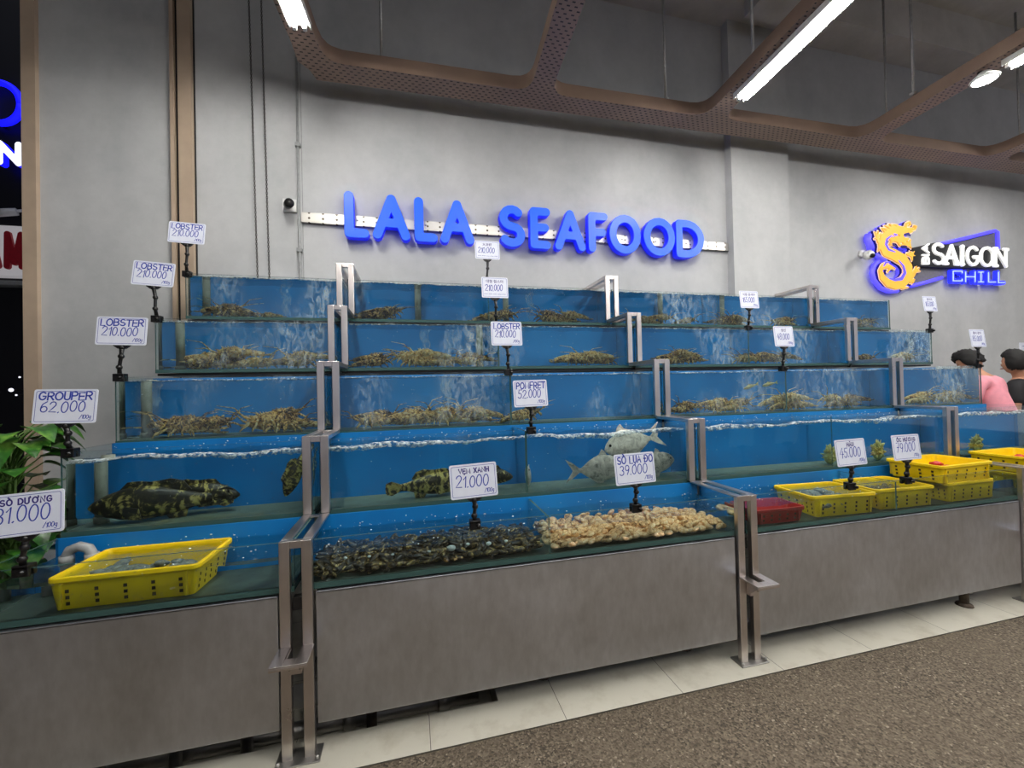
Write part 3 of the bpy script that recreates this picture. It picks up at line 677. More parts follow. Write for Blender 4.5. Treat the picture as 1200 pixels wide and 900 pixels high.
claws = [ds([(300,320),(262,300),(252,255)], [18,14,14]), ds([(252,255),(225,195)], [14,4]), ds([(252,255),(262,185)], [13,4]), ds([(252,255),(292,205)], [13,4]), ds([(252,255),(222,270)], [12,4]), ds([(285,330),(262,400)], [16,4]),
         ds([(530,320),(585,330)], [14,20]), ds([(585,330),(600,275)], [15,4]), ds([(585,330),(560,285)], [12,4]), ds([(585,330),(610,370)], [14,4]), ds([(585,330),(545,345)], [12,4]),
         ds([(570,430),(612,440)], [14,18]), ds([(612,440),(640,400)], [14,4]), ds([(612,440),(650,450)], [13,4]), ds([(612,440),(620,500)], [13,4]), ds([(612,440),(596,400)], [11,4]),
         ds([(590,700),(630,650),(650,610)], [22,18,18]), ds([(650,610),(665,555)], [14,4]), ds([(650,610),(698,575)], [14,4]), ds([(650,610),(706,610)], [13,4]), ds([(600,720),(640,700),(620,745)], [16,9,4]),
         ds([(470,760),(520,790),(580,780)], [18,11,4]), ds([(420,770),(400,790)], [14,4]), ds([(320,570),(380,560),(440,585)], [10,18,5]), ds([(390,570),(360,620)], [14,5])]
gold = [body]+head+mane+claws
wall_plate('dragon_backing', gold, 0.016, YF+0.030, 0.030, ['sign_navy', 'neon_violet'], t, 0.007)
wall_plate('dragon_rim', gold, 0.010, YF+0.006, 0.022, ['pale_pink', 'sign_navy'], t, 0.006)
wall_plate('dragon', gold, -0.003, YF-0.008, 0.014, ['gold_face', 'gold_face'], t, 0.0055)
belly = [ds([(395,235),(345,275),(335,330),(365,385),(430,410)], [4,9,10,8,3]), ds([(470,500),(520,560),(535,630),(500,690),(430,705),(375,690)], [3,8,13,14,10,4]), ds([(420,220),(450,230),(400,250)], [4,5,3]), ds([(310,560),(335,520),(380,515)], [4,7,4])]
wall_plate('dragon_belly', belly, 0, YF-0.013, 0.006, ['neon_violet'], t, 0.004)
eye = [ds([(535,225),(570,222),(590,240)], [8,14,6]), ds([(410,335),(440,352)], [8,6]), ds([(500,352),(545,360)], [10,14])]
for e_ in eye: wall_plate('dark_inlay', [e_], 0, YF-0.012, 0.005, ['sign_navy'], t, 0.005)
def neon(name, pts, r, mat='neon_violet', y=YF+0.03):
    m = MB(); m.tube([(x, y, z) for x, z in pts], r, 8); return m.build(name, mat, t)
neon('neon_tube', [dg_(*p) for p in ((185,215),(178,270),(200,320),(212,370))], 0.034)
neon('neon_tube', [dg_(*p) for p in ((262,425),(320,470),(368,498))], 0.024)
neon('neon_tube', [dg_(*p) for p in ((290,500),(245,540),(225,620),(245,700),(310,780),(390,815),(490,812))], 0.026)
neon('neon_tube', [sg_(*p) for p in ((385,300),(660,238),(935,168),(962,180),(968,350))], 0.022)
neon('neon_tube', [sg_(*p) for p in ((95,725),(250,685),(400,640))], 0.022)
m = MB(); m.prism([sg_(*p) for p in ((80,725),(120,560),(385,305),(945,175),(960,530),(420,640))][::-1], YF+0.045, YF+0.05); m.build('grey_plate', 'sign_grey', t)
m = MB(); m.prism([sg_(*p) for p in ((85,345),(300,295),(480,322),(1005,372),(1000,552),(380,545),(85,530))][::-1], YF-0.002, YF+0.035); m.build('black_plate', 'sign_black', t)
for k in range(4):
    xx, _ = sg_(150+k*230, 450); m = MB(); zz = _; m.tube([(xx, YF+0.034, zz), (xx, WALL, zz)], 0.012, 8); m.build('mounting_pin', 'dark_steel', t)
for u, v in ((200, 400), (480, 420), (560, 700), (330, 680)):
    xx, zz = dg_(u, v); m = MB(); m.tube([(xx, YF+0.055, zz), (xx, WALL, zz)], 0.012, 8); m.build('mounting_pin', 'dark_steel', t)
def serif(ch, u0, u1, vt0, vt1, vb0, vb1, r, extra=()):
    """letter strokes between its top edge (vt0 left, vt1 right) and bottom edge, in the sketch of the plate"""
    W = gw(ch) or 1.0; du = 8.5
    def mp(p):
        f = p[0]/W if ch != 'I' else 0.5; u = u0+du+(u1-u0-2*du)*f; vt = vt0+(vt1-vt0)*f+du; vb = vb0+(vb1-vb0)*f-du
        return sg_(u, vb+(vt-vb)*p[1])
    return [([mp(p) for p in s], r) for s in list(GLY[ch])+list(extra)]
SER = {'A': [[(-.06,0),(.12,0)],[(.5,0),(.72,0)],[(.52,0.0),(.34,.92)]], 'I': [], 'N': [[(-.08,1),(.08,1)],[(.46,1),(.68,1)],[(-.08,0),(.1,0)],[(.04,1),(.60,0.02)]], 'S': [], 'G': [[(.46,.42),(.8,.42)]], 'O': [[(.03,.35),(.03,.65)],[(.69,.35),(.69,.65)]]}
for ch, u0, u1, vt, vb in (('S',268,388,(298,312),(512,516)), ('A',385,532,(314,326),(516,522)), ('I',535,596,(330,332),(524,526)), ('G',603,738,(330,340),(526,532)), ('O',742,886,(338,346),(534,538)), ('N',890,1012,(348,358),(538,544))):
    st = serif(ch, u0, u1, vt[0], vt[1], vb[0], vb[1], 0.0195, SER[ch])
    if ch == 'I':
        a, b = sg_(552, 338), sg_(580, 338); c, d = sg_(550, 516), sg_(582, 517); st += [([a, b], 0.013), ([c, d], 0.013)]; st = [(p, 0.027 if len(p) == 2 and i == 0 else r) for i, (p, r) in enumerate(st)]
    wall_plate('letter', st, 0.0, YF-0.022, 0.019, ['letter_white'], t, 0.006)
for ch, v0, v1 in (('B', 510, 440), ('I', 432, 412), ('A', 398, 312)):   # written upwards
    W = gw(ch) or 1.0
    st = [([sg_(235-62*p[1]-4, v0+(v1-v0)*(p[0]/W if ch != 'I' else 0.5)) for p in s], 0.011) for s in GLY[ch]]
    wall_plate('letter', st, 0.0, YF-0.018, 0.015, ['letter_white'], t, 0.005)
for ch, u0, u1, vt, vb in (('C', 480, 570, 582, 680), ('H', 605, 700, 590, 688), ('I', 728, 790, 592, 690), ('L', 835, 905, 595, 692), ('L', 935, 995, 592, 698)):
    W = {'I': 1.0}.get(ch, gw(ch)); G = {'C': [[(.7,.82),(.7,1),(0,1),(0,0),(.7,0),(.7,.18)]], 'I': [[(.1,1),(.9,1)],[(.5,1),(.5,0)],[(.1,0),(.9,0)]]}.get(ch, GLY[ch])
    st = [[sg_(u0+(u1-u0)*min(1, p[0]/(0.7 if ch == 'C' else W)), vb+(vt-vb)*p[1]) for p in s] for s in G]
    wall_plate('letter', [(s, 0.026) for s in st], 0.0, YF-0.006, 0.04, ['neon_blue'], t, 0.008)
    wall_plate('neon_line', [(s, 0.0055) for s in st], 0.0, YF-0.012, 0.006, ['neon_core'], t, 0.0035)

# ================================================================== ceiling grid with its tube lights, some added out of view
ZG = 4.05
def smin(a, b, k):
    h = np.clip(0.5+0.5*(b-a)/k, 0, 1); return b+(a-b)*h-k*h*(1-h)
gx = np.arange(-1.1, 10.2, 0.025); gy = np.arange(-6.2, 3.8, 0.025); GX, GY = np.meshgrid(gx, gy, indexing='ij')
def bar(ax, ay, bx, by, hw):
    dx, dy = bx-ax, by-ay; L = math.hypot(dx, dy); u = ((GX-ax)*dx+(GY-ay)*dy)/L; w = -(GX-ax)*dy/L+(GY-ay)*dx/L
    qx = np.abs(u-L/2)-L/2; qy = np.abs(w)-hw; return np.hypot(np.maximum(qx, 0), np.maximum(qy, 0))+np.minimum(np.maximum(qx, qy), 0)
D = bar(-0.72, 3.472, 9.9, 3.30, 0.105)
CB = [(-0.70, 3.40), (1.13, 3.40), (2.86, 3.40), (4.76, 3.36), (6.66, 3.33), (8.5, 3.3)]
for x, y in CB: D = smin(D, bar(x, y, x-0.62, -5.9, 0.092), 0.16)
D = smin(D, bar(-1.1, -1.0, 9.5, -1.2, 0.105), 0.16); D = smin(D, bar(-1.1, -5.8, 9.5, -5.9, 0.105), 0.16)
gl = contours(gx, gy, D, 0.006)
me = plate_mesh(gl, 0.115); me.name = 'beam_grid'; me.materials.append(M['perforated_brown']); me.transform(Matrix.Translation((0, 0, ZG+0.0575)))
t = thing('ceiling_grid', 'brown perforated steel beam grid hung on rods below the concrete ceiling', 'beam', (3, 0, ZG))
o = bpy.data.objects.new('beam_grid', me); COL.objects.link(o); me.transform(Matrix.Translation((-3, 0, -ZG))); o.parent = t
for x, y in ((-0.188, 3.40), (2.357, 3.336), (5.09, 3.322), (4.60, 2.78), (2.82, 2.80), (7.207, 3.309), (1.02, 2.62), (6.5, 2.2), (-0.8, 1.0), (0.9, 0.6), (2.65, 0.8), (4.5, 0.4)):
    m = MB(); m.tube([(x, y, ZG+0.11), (x, y, 5.93)], 0.011, 8); m.lathe([(0.03, 0), (0.03, 0.012), (0.012, 0.02)], (x, y, ZG+0.114), 10); m.build('hanger_rod', 'rod_grey', t)
def tube_light(ci, ytop, ybot, label, off=0.02):
    x0, y0 = CB[ci]
    X = lambda y: x0-0.62*(y0-y)/(y0+5.9)+off
    a, b = (X(ytop), ytop), (X(ybot), ybot); cx, cy = (a[0]+b[0])/2, (a[1]+b[1])/2; L = ytop-ybot
    t = thing('tube_light', label, 'light', (cx, cy, ZG-0.06), 'twin tube lights under the ceiling grid')
    ang = -math.atan2(a[0]-b[0], a[1]-b[1])
    def put(mbx, name, mat):
        o = bpy.data.objects.new(name, mbx.mesh(name, mat)); COL.objects.link(o); o.parent = t
    m = MB(); m.bbox(-0.062, 0.062, -L/2, L/2, 0.030, 0.058, 0.004); m.box(-0.072, -0.062, -L/2, L/2, 0.008, 0.056); m.box(0.062, 0.072, -L/2, L/2, 0.008, 0.056); put(m, 'housing', 'led_housing')  # side lips added to keep tube light off the upper wall
    for s in (-1, 1):
        m = MB(); m.tube([(s*0.032, -L/2+0.03, 0.006), (s*0.032, L/2-0.03, 0.006)], 0.014, 8); put(m, 'tube', 'tube_white')
        for e in (-1, 1):
            m = MB(); m.bbox(s*0.032-0.013, s*0.032+0.013, e*(L/2-0.018)-0.014, e*(L/2-0.018)+0.014, -0.012, 0.03, 0.003); put(m, 'lamp_holder', 'led_housing')
    t.rotation_euler = (0, 0, ang); return t
tube_light(0, 3.03, 1.80, 'lit twin tube light above the doorway chain, end of the first cross beam', 0.03)
tube_light(2, 2.99, 1.74, 'lit twin tube light on the cross beam above the wall pillar', 0.03)
tube_light(3, 2.22, 1.00, 'lit twin tube light on the beam beside the round spotlight', 0.04)
tube_light(4, 2.95, 1.70, 'lit twin tube light on the cross beam above the dragon sign', 0.03)
tube_light(1, 1.60, 0.35, 'added unseen twin tube light on the second cross beam over the aisle', 0.0)  # added tube out of view, brightens the tanks
for ci, yt, lb in ((0, 0.6, 'first'), (2, 0.5, 'third'), (4, 0.4, 'fifth'), (3, -0.6, 'fourth'), (1, -1.5, 'second'), (2, -1.5, 'third, far end'), (4, -1.5, 'fifth, far end')):  # more tubes added out of view to light wall and tanks
    tube_light(ci, yt, yt-1.25, 'added unseen twin tube light over the hall, %s cross beam' % lb, 0.0)
x, y, z = 4.665, 2.33, 3.965
t = thing('spot_lamp', 'small round white spotlight hung under the perforated cross beam', 'light', (x, y, z))
m = MB(); m.lathe([(0.085, 0.0), (0.09, 0.012), (0.05, 0.05), (0.03, 0.07)], (x, y, z), 20); m.build('shade', 'white_plastic', t)
m = MB(); m.lathe([(0.001, -0.012), (0.05, -0.008), (0.08, 0.002)], (x, y, z), 20); m.build('bulb', 'bulb_white', t)
m = MB(); m.tube([(x, y, z+0.06), (x-0.02, y+0.03, ZG)], 0.012, 8); m.build('bracket', 'dark_steel', t)

# ================================================================== price cards clipped to the rims
def place(mbx, name, mats, parent, loc=(0,0,0), rot=(0,0,0)):
    o = bpy.data.objects.new(name, mbx.mesh(name, mats)); COL.objects.link(o); o.parent = parent; o.location = loc; o.rotation_euler = rot; return o
def rrect(w, h, r, n=4):
    out = []
    for cx, cz, a in ((w/2-r, h/2-r, 0), (-w/2+r, h/2-r, 90), (-w/2+r, -h/2+r, 180), (w/2-r, -h/2+r, 270)):
        out += [(cx+r*math.cos(math.radians(a+90*k/n)), cz+r*math.sin(math.radians(a+90*k/n))) for k in range(n+1)]
    return out
def cjk(text, h, w):
    """printed line in another script, as a flat mesh (local XZ)"""
    cu = bpy.data.curves.new('printed', 'FONT'); cu.body = text; cu.size = h; cu.align_x = 'CENTER'; cu.offset = h*0.012
    ob = bpy.data.objects.new('printed', cu); COL.objects.link(ob); dg = bpy.context.evaluated_depsgraph_get(); dg.update()
    me = bpy.data.meshes.new_from_object(ob.evaluated_get(dg), depsgraph=dg); bpy.data.objects.remove(ob); bpy.data.curves.remove(cu)
    m = MB(); m.add([(v.co.x, -0.0022, v.co.y) for v in me.vertices], [tuple(p.vertices) for p in me.polygons]); bpy.data.meshes.remove(me); return m
def card(i, xc, dx, zc, head, price, label, roll=0.0, yaw=0.0, style='hand', foot='/100g', w=0.222, h=0.152, tilt=-6, pr=0.046):
    y = GL[i]+0.005; z0 = ZT[i]; t = thing('price_card', label, 'price card', (xc, y, z0), 'price cards clipped to the tank rims')
    # clamp straddling the rim
    m = MB(); m.bbox(xc-0.025, xc+0.025, y-0.020, y-0.0055, z0-0.026, z0+0.012, 0.003); m.bbox(xc-0.025, xc+0.025, y+0.0055, y+0.020, z0-0.026, z0+0.012, 0.003); m.bbox(xc-0.025, xc+0.025, y-0.020, y+0.020, z0+0.0015, z0+0.016, 0.003)
    m.tube([(xc+0.012, y-0.022, z0-0.006), (xc+0.012, y-0.036, z0-0.006)], [0.010, 0.009], 10); m.build('clamp', 'black_plastic', t)
    zb = zc-h/2; xm = xc+dx*0.5; yb = y-0.022
    m = MB(); P = [(xc, y-0.004, z0+0.014), (xc-0.003+dx*0.2, y-0.010, z0+0.3*(zb-z0)), (xc+dx*0.5+0.003, y-0.016, z0+0.65*(zb-z0)), (xc+dx, yb, zb-0.012)]
    m.tube(P, [0.011, 0.0085, 0.0085, 0.012], 8)
    for p in P[1:]: m.ball(p, 0.0145, 10, 7)
    m.build('jointed_stem', 'black_plastic', t)
    m = MB(); m.prism([(xc+dx-0.036, zb+0.012), (xc+dx-0.036, zb-0.002), (xc+dx-0.017, zb-0.018), (xc+dx+0.017, zb-0.018), (xc+dx+0.036, zb-0.002), (xc+dx+0.036, zb+0.012)], yb-0.008, yb-0.0015); m.prism([(xc+dx-0.036, zb+0.010), (xc+dx-0.036, zb-0.002), (xc+dx-0.017, zb-0.018), (xc+dx+0.017, zb-0.018), (xc+dx+0.036, zb-0.002), (xc+dx+0.036, zb+0.010)], yb+0.0015, yb+0.008); m.build('clip', 'black_plastic', t)
    m = MB(); m.prism(rrect(w, h, 0.009), -0.0015, 0.0015)
    b = place(m, 'board', 'card_white', t, (dx, yb-y, zc-z0), (math.radians(tilt), math.radians(roll), math.radians(yaw)))
    m = MB(); a = rrect(w-0.016, h-0.016, 0.007); c = rrect(w-0.0195, h-0.0195, 0.006); n = len(a)
    m.add([(p[0], -0.0021, p[1]) for p in a+c], [(k, (k+1) % n, n+(k+1) % n, n+k) for k in range(n)]); place(m, 'border_line', 'ink_blue', b)
    rnd = random.Random(int(abs(xc)*1000)+i)
    if style == 'hand':
        hh = 0.034; tw = text_width(head, hh, 0.20, 1.25); k = min(1, (w-0.045)/tw) if tw else 1; m = MB(); write(m, head, -tw*k/2-0.004, h/2-0.048, hh, -0.0022, 0.0060, 0.05, 0.20, 0.05, None, 1.25*k, rnd); place(m, 'lettering', 'ink_blue', b)
    elif style == 'print':
        hh = 0.020; tw = text_width(head, hh, 0.26, 1.05); m = MB(); write(m, head, -tw/2, h/2-0.040, hh, -0.0022, 0.0050, 0, 0.30, 0, None, 1.05, rnd); place(m, 'lettering', 'ink_print', b)
    else:
        place(cjk(head, 0.027, w), 'lettering', 'ink_print', b, (0, 0, h/2-0.042))
    tw = text_width(price, pr, 0.16); k = min(1.0, (w-0.07)/tw); m = MB(); write(m, price, -tw*k/2-0.010, -0.026, pr, -0.0022, 0.0044, 0.05, 0.16*k, 0.10, None, k, rnd); place(m, 'price_figures', 'ink_blue', b)
    tw = text_width(foot, 0.017, 0.1); m = MB(); write(m, foot, w/2-tw-0.020, -h/2+0.020, 0.017, -0.0022, 0.0024, 0.05, 0.1, 0.15, None, 1, rnd); place(m, 'unit_scrawl', 'ink_blue', b)
    return t
def kx(i, v, old):   return v*(GL[i]-0.017)/old
OLD = [0, 1.82, 2.2, 2.55, 2.9, 3.27]
def C(i, xclamp, xcard, z, *a, **k):
    s = (GL[i]-0.017)/OLD[i]; card(i, xclamp*s, (xcard-xclamp)*s, 1.5+(z-1.5)*s, *a, **k)
C(1, -1.358, -1.337, 1.097, 'SÒ DƯƠNG', '31.000', 'large price card lettered SÒ DƯƠNG clipped beside the yellow crate of grey shells', style='print', w=0.228, pr=0.056, roll=-3.0)
C(1, 0.262, 0.258, 1.094, 'VẸM XANH', '21.000', 'price card lettered VẸM XANH clipped over the dark mussels', style='print', w=0.216, pr=0.050, roll=-2.0)
C(1, 1.066, 1.056, 1.093, 'SÒ LỤA ĐỎ', '39.000', 'price card lettered SÒ LỤA ĐỎ clipped over the cream clams', roll=-1.5)
C(1, 2.440, 2.427, 1.091, 'HÀU', '45.000', 'price card lettered HÀU over the yellow crate beside the red one', style='print', roll=-1.0, pr=0.055)
C(1, 2.876, 2.854, 1.096, 'ỐC HƯƠNG', '79.000', 'price card reading 79.000 in front of the stacked yellow crates', style='print', roll=0, pr=0.055)
C(2, -1.472, -1.473, 1.468, 'GROUPER', '62.000', 'price card lettered GROUPER over the tank of dark mottled fish', roll=1.0, w=0.232)
C(2, 0.647, 0.642, 1.471, 'POMFRET', '52.000', 'price card lettered POMFRET over the tank of silver fish', roll=-1.0, w=0.20)
C(3, -1.487, -1.465, 1.847, 'LOBSTER', '210.000', 'price card lettered LOBSTER, lowest of the three on the tank ends', roll=1.0, w=0.226)
C(3, 0.605, 0.594, 1.853, 'LOBSTER', '210.000', 'price card lettered LOBSTER halfway along the middle row, under the blue letters', w=0.205, h=0.158)
C(3, 2.779, 2.776, 1.852, '생선', '48.000', 'price card reading 48.000 beside the third stepped upright', style='cjk', w=0.185, h=0.160)
C(3, 4.918, 4.895, 1.852, '활어 광어', '85.000', 'price card above the head of the person in pink', style='cjk', w=0.190, h=0.160)
C(4, -1.499, -1.503, 2.242, 'LOBSTER', '210.000', 'slanted price card lettered LOBSTER, middle one of the three on the tank ends', roll=3.5, w=0.220)
C(4, 0.604, 0.596, 2.235, '대형 랍스터', '210.000', 'price card with Korean heading and 210.000 under another card, below the blue letters', style='cjk', w=0.198, h=0.156, foot='~ ~ ~ ~ ~')
C(4, 2.808, 2.806, 2.212, '식용 왕새우', '165.000', 'price card reading 165.000 below the end of the blue letters', style='cjk', w=0.192, h=0.152)
C(4, 4.940, 4.920, 2.232, '활어회', '165.000', 'price card on a tank end below the dragon sign', style='cjk', w=0.180, h=0.152)
C(5, -1.507, -1.496, 2.630, 'LOBSTER', '210.000', 'price card lettered LOBSTER, highest of the three on the tank ends', roll=2.0, w=0.222)
C(5, 0.613, 0.616, 2.633, '大龙虾', '210.000', 'topmost price card with Chinese heading, overlapping the blue letters', style='cjk', w=0.205, h=0.156, foot='~ ~ ~ ~ ~')
x, z = at(1203, 407, WALL-0.01); t = thing('wall_notice', 'small white notice on the wall above the person in black', 'notice', (x, WALL, z))
m = MB(); m.prism([(x+p, z+q) for p, q in rrect(0.26, 0.13, 0.008)], WALL-0.010, WALL-0.001); m.build('board', 'card_white', t)
m = MB(); write(m, '~ ~ ~', x-0.09, z+0.0, 0.04, WALL-0.0106, 0.006); m.build('lettering', 'ink_blue', t)

# ================================================================== plastic crates and what lies in them
def crate_mesh_parts(L, W, H, n=5):
    def ring(l, w, r, z, k=5): return [(p, q, z) for p, q in rrect(l, w, r, k)]
    b = MB(); t = 0.005; tp = 0.022
    prof = [(L-2*tp, W-2*tp, 0.02, 0.0), (L-tp*0.7, W-tp*0.7, 0.024, H-0.022), (L-0.002, W-0.002, 0.026, H-0.020), (L+0.004, W+0.004, 0.026, H-0.016), (L+0.004, W+0.004, 0.026, H-0.002), (L, W, 0.025, H),
            (L-tp, W-tp, 0.020, H), (L-tp-0.004, W-tp-0.004, 0.019, H-0.004), (L-2*tp-2*t-0.002, W-2*tp-2*t-0.002, 0.016, 0.006)]
    rs = [ring(l, w, r, z) for l, w, r, z in prof]; b.rings(rs, None, True, False)
    for k in range(9):                                     # ribs of the slotted floor
        x = -L/2+0.05+(L-0.10)*k/8; b.box(x-0.004, x+0.004, -W/2+0.034, W/2-0.034, 0.006, 0.010)
    ho = MB()
    def hole(x, y, z, nx, ny, s=0.0065):
        ho.add([(x-ny*s+nx*0.0012, y+nx*s+ny*0.0012, z-s), (x+ny*s+nx*0.0012, y-nx*s+ny*0.0012, z-s), (x+ny*s+nx*0.0012, y-nx*s+ny*0.0012, z+s), (x-ny*s+nx*0.0012, y+nx*s+ny*0.0012, z+s)], [(0,1,2,3)])
    for k in range(n):
        x = (k-(n-1)/2)*(L-0.13)/(n-1)
        for j in range(3):
            z = 0.022+0.024*j; f = z/(H-0.022); yo = (W/2-tp)+(tp*0.65)*f
            hole(x, -yo, z, 0, -1); hole(x, yo, z, 0, 1)
    for k in range(4):
        y = (k-1.5)*(W-0.12)/3
        for j in range(3):
            z = 0.022+0.024*j; f = z/(H-0.022); xo = (L/2-tp)+(tp*0.65)*f
            hole(-xo, y, z, -1, 0); hole(xo, y, z, 1, 0)
    rb = MB()
    for k in range(2):
        for s in (-1, 1):
            x = s*(L/2-0.045); yy = (-1, 1)[k]*(W/2-0.011); rb.bbox(x-0.005, x+0.005, yy-0.008, yy+0.004 if k == 0 else yy+0.008, 0.004, H-0.02, 0.002)
    return b, ho, rb
CR = {}
def crate(key, L, W, H, color, label, loc, rot):
    t = thing('plastic_crate', label, 'crate', loc, 'crates in the bottom tanks'); t.rotation_euler = (rot[0], rot[1], rot[2])
    k = (L, W, H, color)
    if k not in CR: b, h, r = crate_mesh_parts(L, W, H); CR[k] = (b.mesh('tub', color), h.mesh('vent_holes', 'hole_dark'), r.mesh('corner_ribs', color))
    for nm, me in zip(('tub', 'vent_holes', 'corner_ribs'), CR[k]): inst(me, nm, (0,0,0), parent=t)
    return t
B1 = ZB[1]+0.0145
crate('a', 0.50, 0.315, 0.122, 'crate_yellow', 'yellow plastic crate with grey shells in the bottom tank before the SÒ DƯƠNG card', (-1.092, 2.060, B1), (0, 0, math.radians(-1)))
crate('b', 0.445, 0.30, 0.122, 'crate_yellow', 'yellow plastic crate next to the red crate, under the HÀU card', (2.495, 2.050, B1), (0, 0, math.radians(-5)))
crate('c', 0.445, 0.30, 0.122, 'crate_yellow', 'yellow plastic crate of brown snails, under the 79.000 card', (2.985, 2.052, B1), (0, 0, math.radians(-4)))
crate('d', 0.445, 0.30, 0.122, 'crate_yellow', 'lower yellow crate of the stacked pair before the third upright', (3.545, 2.052, B1), (0, 0, 0))
crate('e', 0.50, 0.32, 0.115, 'crate_yellow', 'upper yellow crate of the stacked pair, holding red seafood', (3.500, 2.050, B1+0.124), (0, 0, math.radians(2)))
crate('f', 0.50, 0.32, 0.122, 'crate_yellow', 'lower yellow crate behind the third upright', (4.335, 2.060, B1), (0, 0, 0))
crate('g', 0.50, 0.32, 0.115, 'crate_yellow', 'upper yellow crate behind the third upright, at the end of the tanks', (4.345, 2.058, B1+0.124), (0, 0, 0))
crate('h', 0.34, 0.20, 0.084, 'crate_red', 'red plastic crate in the bottom tank just past the second upright', (2.010, 2.000, B1), (0, 0, math.radians(-3)))
def lump(name, r, mat, seed, squash=(1, 0.75, 0.42), rough=0.35, sub=2):
    bm = bmesh.new(); bmesh.ops.create_icosphere(bm, subdivisions=sub, radius=r); rr = random.Random(seed); ph = [rr.random()*6 for _ in range(6)]
    for v in bm.verts:
        d = v.co.normalized(); k = 1+rough*(0.5*math.sin(d.x*5+ph[0])*math.sin(d.y*6+ph[1])+0.4*math.sin(d.z*9+ph[2]+d.x*7)+0.2*math.sin(d.y*17+ph[3]))
        v.co = Vector((v.co.x*squash[0], v.co.y*squash[1], v.co.z*squash[2]))*k
    m = MB(); m.bm(bm, None, True); return m.mesh(name, mat)
oy = [lump('oyster', 0.042, 'oyster_grey', k) for k in range(3)]
for k in range(22):
    a, b = k % 7, k//7
    if a in (4,) and b < 2: continue
    inst(oy[k % 3], 'oyster', (-1.27+a*0.052+R.uniform(-.012, .012), 1.985+b*0.06+R.uniform(-.01, .01), B1+0.052+R.uniform(0, .022)), (R.uniform(-.4, .4), R.uniform(-.4, .4), R.uniform(0, 6)), R.uniform(.8, 1.15), 'rough grey shell heaped in the yellow crate before the SÒ DƯƠNG card', 'shell', 'grey shells in the first yellow crate')
for k in range(16):
    a, b = k % 4, k//4
    inst(oy[k % 3], 'oyster', (2.36+a*0.075+R.uniform(-.014, .014), 1.955+b*0.058+R.uniform(-.01, .01), B1+0.060+R.uniform(0, .015)), (R.uniform(-.4, .4), R.uniform(-.4, .4), R.uniform(0, 6)), R.uniform(.9, 1.3), 'pale grey oyster under water in the crate below the HÀU card', 'oyster', 'oysters in the crate beside the red one')
sn = MB(); sn.rings([[(0.03*q/6-0.008+0*k, (0.016*(1-q/7)+0.002*(q % 2))*math.cos(2*PI*k/8), (0.016*(1-q/7)+0.002*(q % 2))*math.sin(2*PI*k/8)) for k in range(8)] for q in range(7)]); sn.ball((-0.008, 0, 0), 0.0165, 8, 6); snm = sn.mesh('sea_snail', 'snail_brown')
for k in range(42):
    a, b = k % 7, k//7
    inst(snm, 'sea_snail', (2.825+a*0.051+R.uniform(-.01, .01), 1.952+b*0.036+R.uniform(-.008, .008), B1+0.055+R.uniform(0, .02)), (R.uniform(0, 6), R.uniform(0, 6), R.uniform(0, 6)), R.uniform(.9, 1.2), 'small brown spiral snail in the crate below the 79.000 card', 'snail', 'snails in the yellow crate')
rd = lump('red_shellfish', 0.034, 'red_seafood', 9, (1, .8, .6))
for k, (x, y) in enumerate(((3.45, 2.05), (3.50, 2.00), (3.52, 2.07), (3.60, 2.02), (3.39, 2.10))):
    inst(rd, 'red_shellfish', (x, y, B1+0.124+0.058+0.012*(k % 3)), (R.uniform(-.3, .3), R.uniform(-.3, .3), R.random()*6), 1.0, 'red shellfish lying in the upper stacked yellow crate', 'shellfish', 'red shellfish in the stacked crate')
for k, (x, y) in enumerate(((4.44, 2.02), (4.50, 2.05), (4.40, 2.08))):
    inst(rd, 'red_shellfish', (x, y, B1+0.124+0.075), (0, 0, R.random()*6), 1.0, 'red shellfish lying in the crate behind the third upright', 'shellfish', 'red shellfish in the last crate')

# ---- mussels and clams, heaped in the bottom tank between the first two uprights
ms = MB(); prof = [(-0.042, .003, .003), (-0.034, .011, .008), (-0.015, .018, .0125), (0.008, .021, .0135), (0.028, .017, .010), (0.039, .008, .005), (0.043, .002, .002)]
ms.rings([[(x, hy*math.cos(2*PI*k/10), hz*math.sin(2*PI*k/10)*(1-0.25*(abs(math.sin(2*PI*k/10)) < 0.3))) for k in range(10)] for x, hy, hz in prof]); mus = ms.mesh('mussel', 'mussel_shell')
cl = MB(); cl.rings([[(r*math.cos(2*PI*k/12)*1.12, r*math.sin(2*PI*k/12), z) for k in range(12)] for r, z in ((.002, -.013), (.014, -.0115), (.022, -.006), (.0255, 0), (.022, .006), (.014, .0115), (.002, .0135))]); clm = cl.mesh('clam', 'clam_shell')
def heap_mesh(me, x0, x1, y0, y1, z, n, name, label, tiltr=.5):
    """the hidden lower layer of a heap, as one mass"""
    m = MB()
    for _ in range(n):
        q = Matrix.Translation((R.uniform(x0, x1), R.uniform(y0, y1), z+R.uniform(0, .006))) @ Matrix.Rotation(R.random()*6.28, 4, 'Z') @ Matrix.Rotation(R.uniform(-tiltr, tiltr), 4, 'X')
        m.add([q @ v.co for v in me.vertices], [tuple(p.vertices) for p in me.polygons], True)
    o = m.build(name, me.materials[0].name); tag(o, label, name.replace('_', ' '), None, 'stuff'); return o
mx0, mx1, my0, my1 = XA+0.066, 0.580, GL[1]+0.030, YBK[1]-0.045
heap_mesh(mus, mx0, mx1, my0+.012, my1, B1+0.020, 280, 'mussel_bed', 'dark bed of mussels filling the bottom of the tank under the heap')
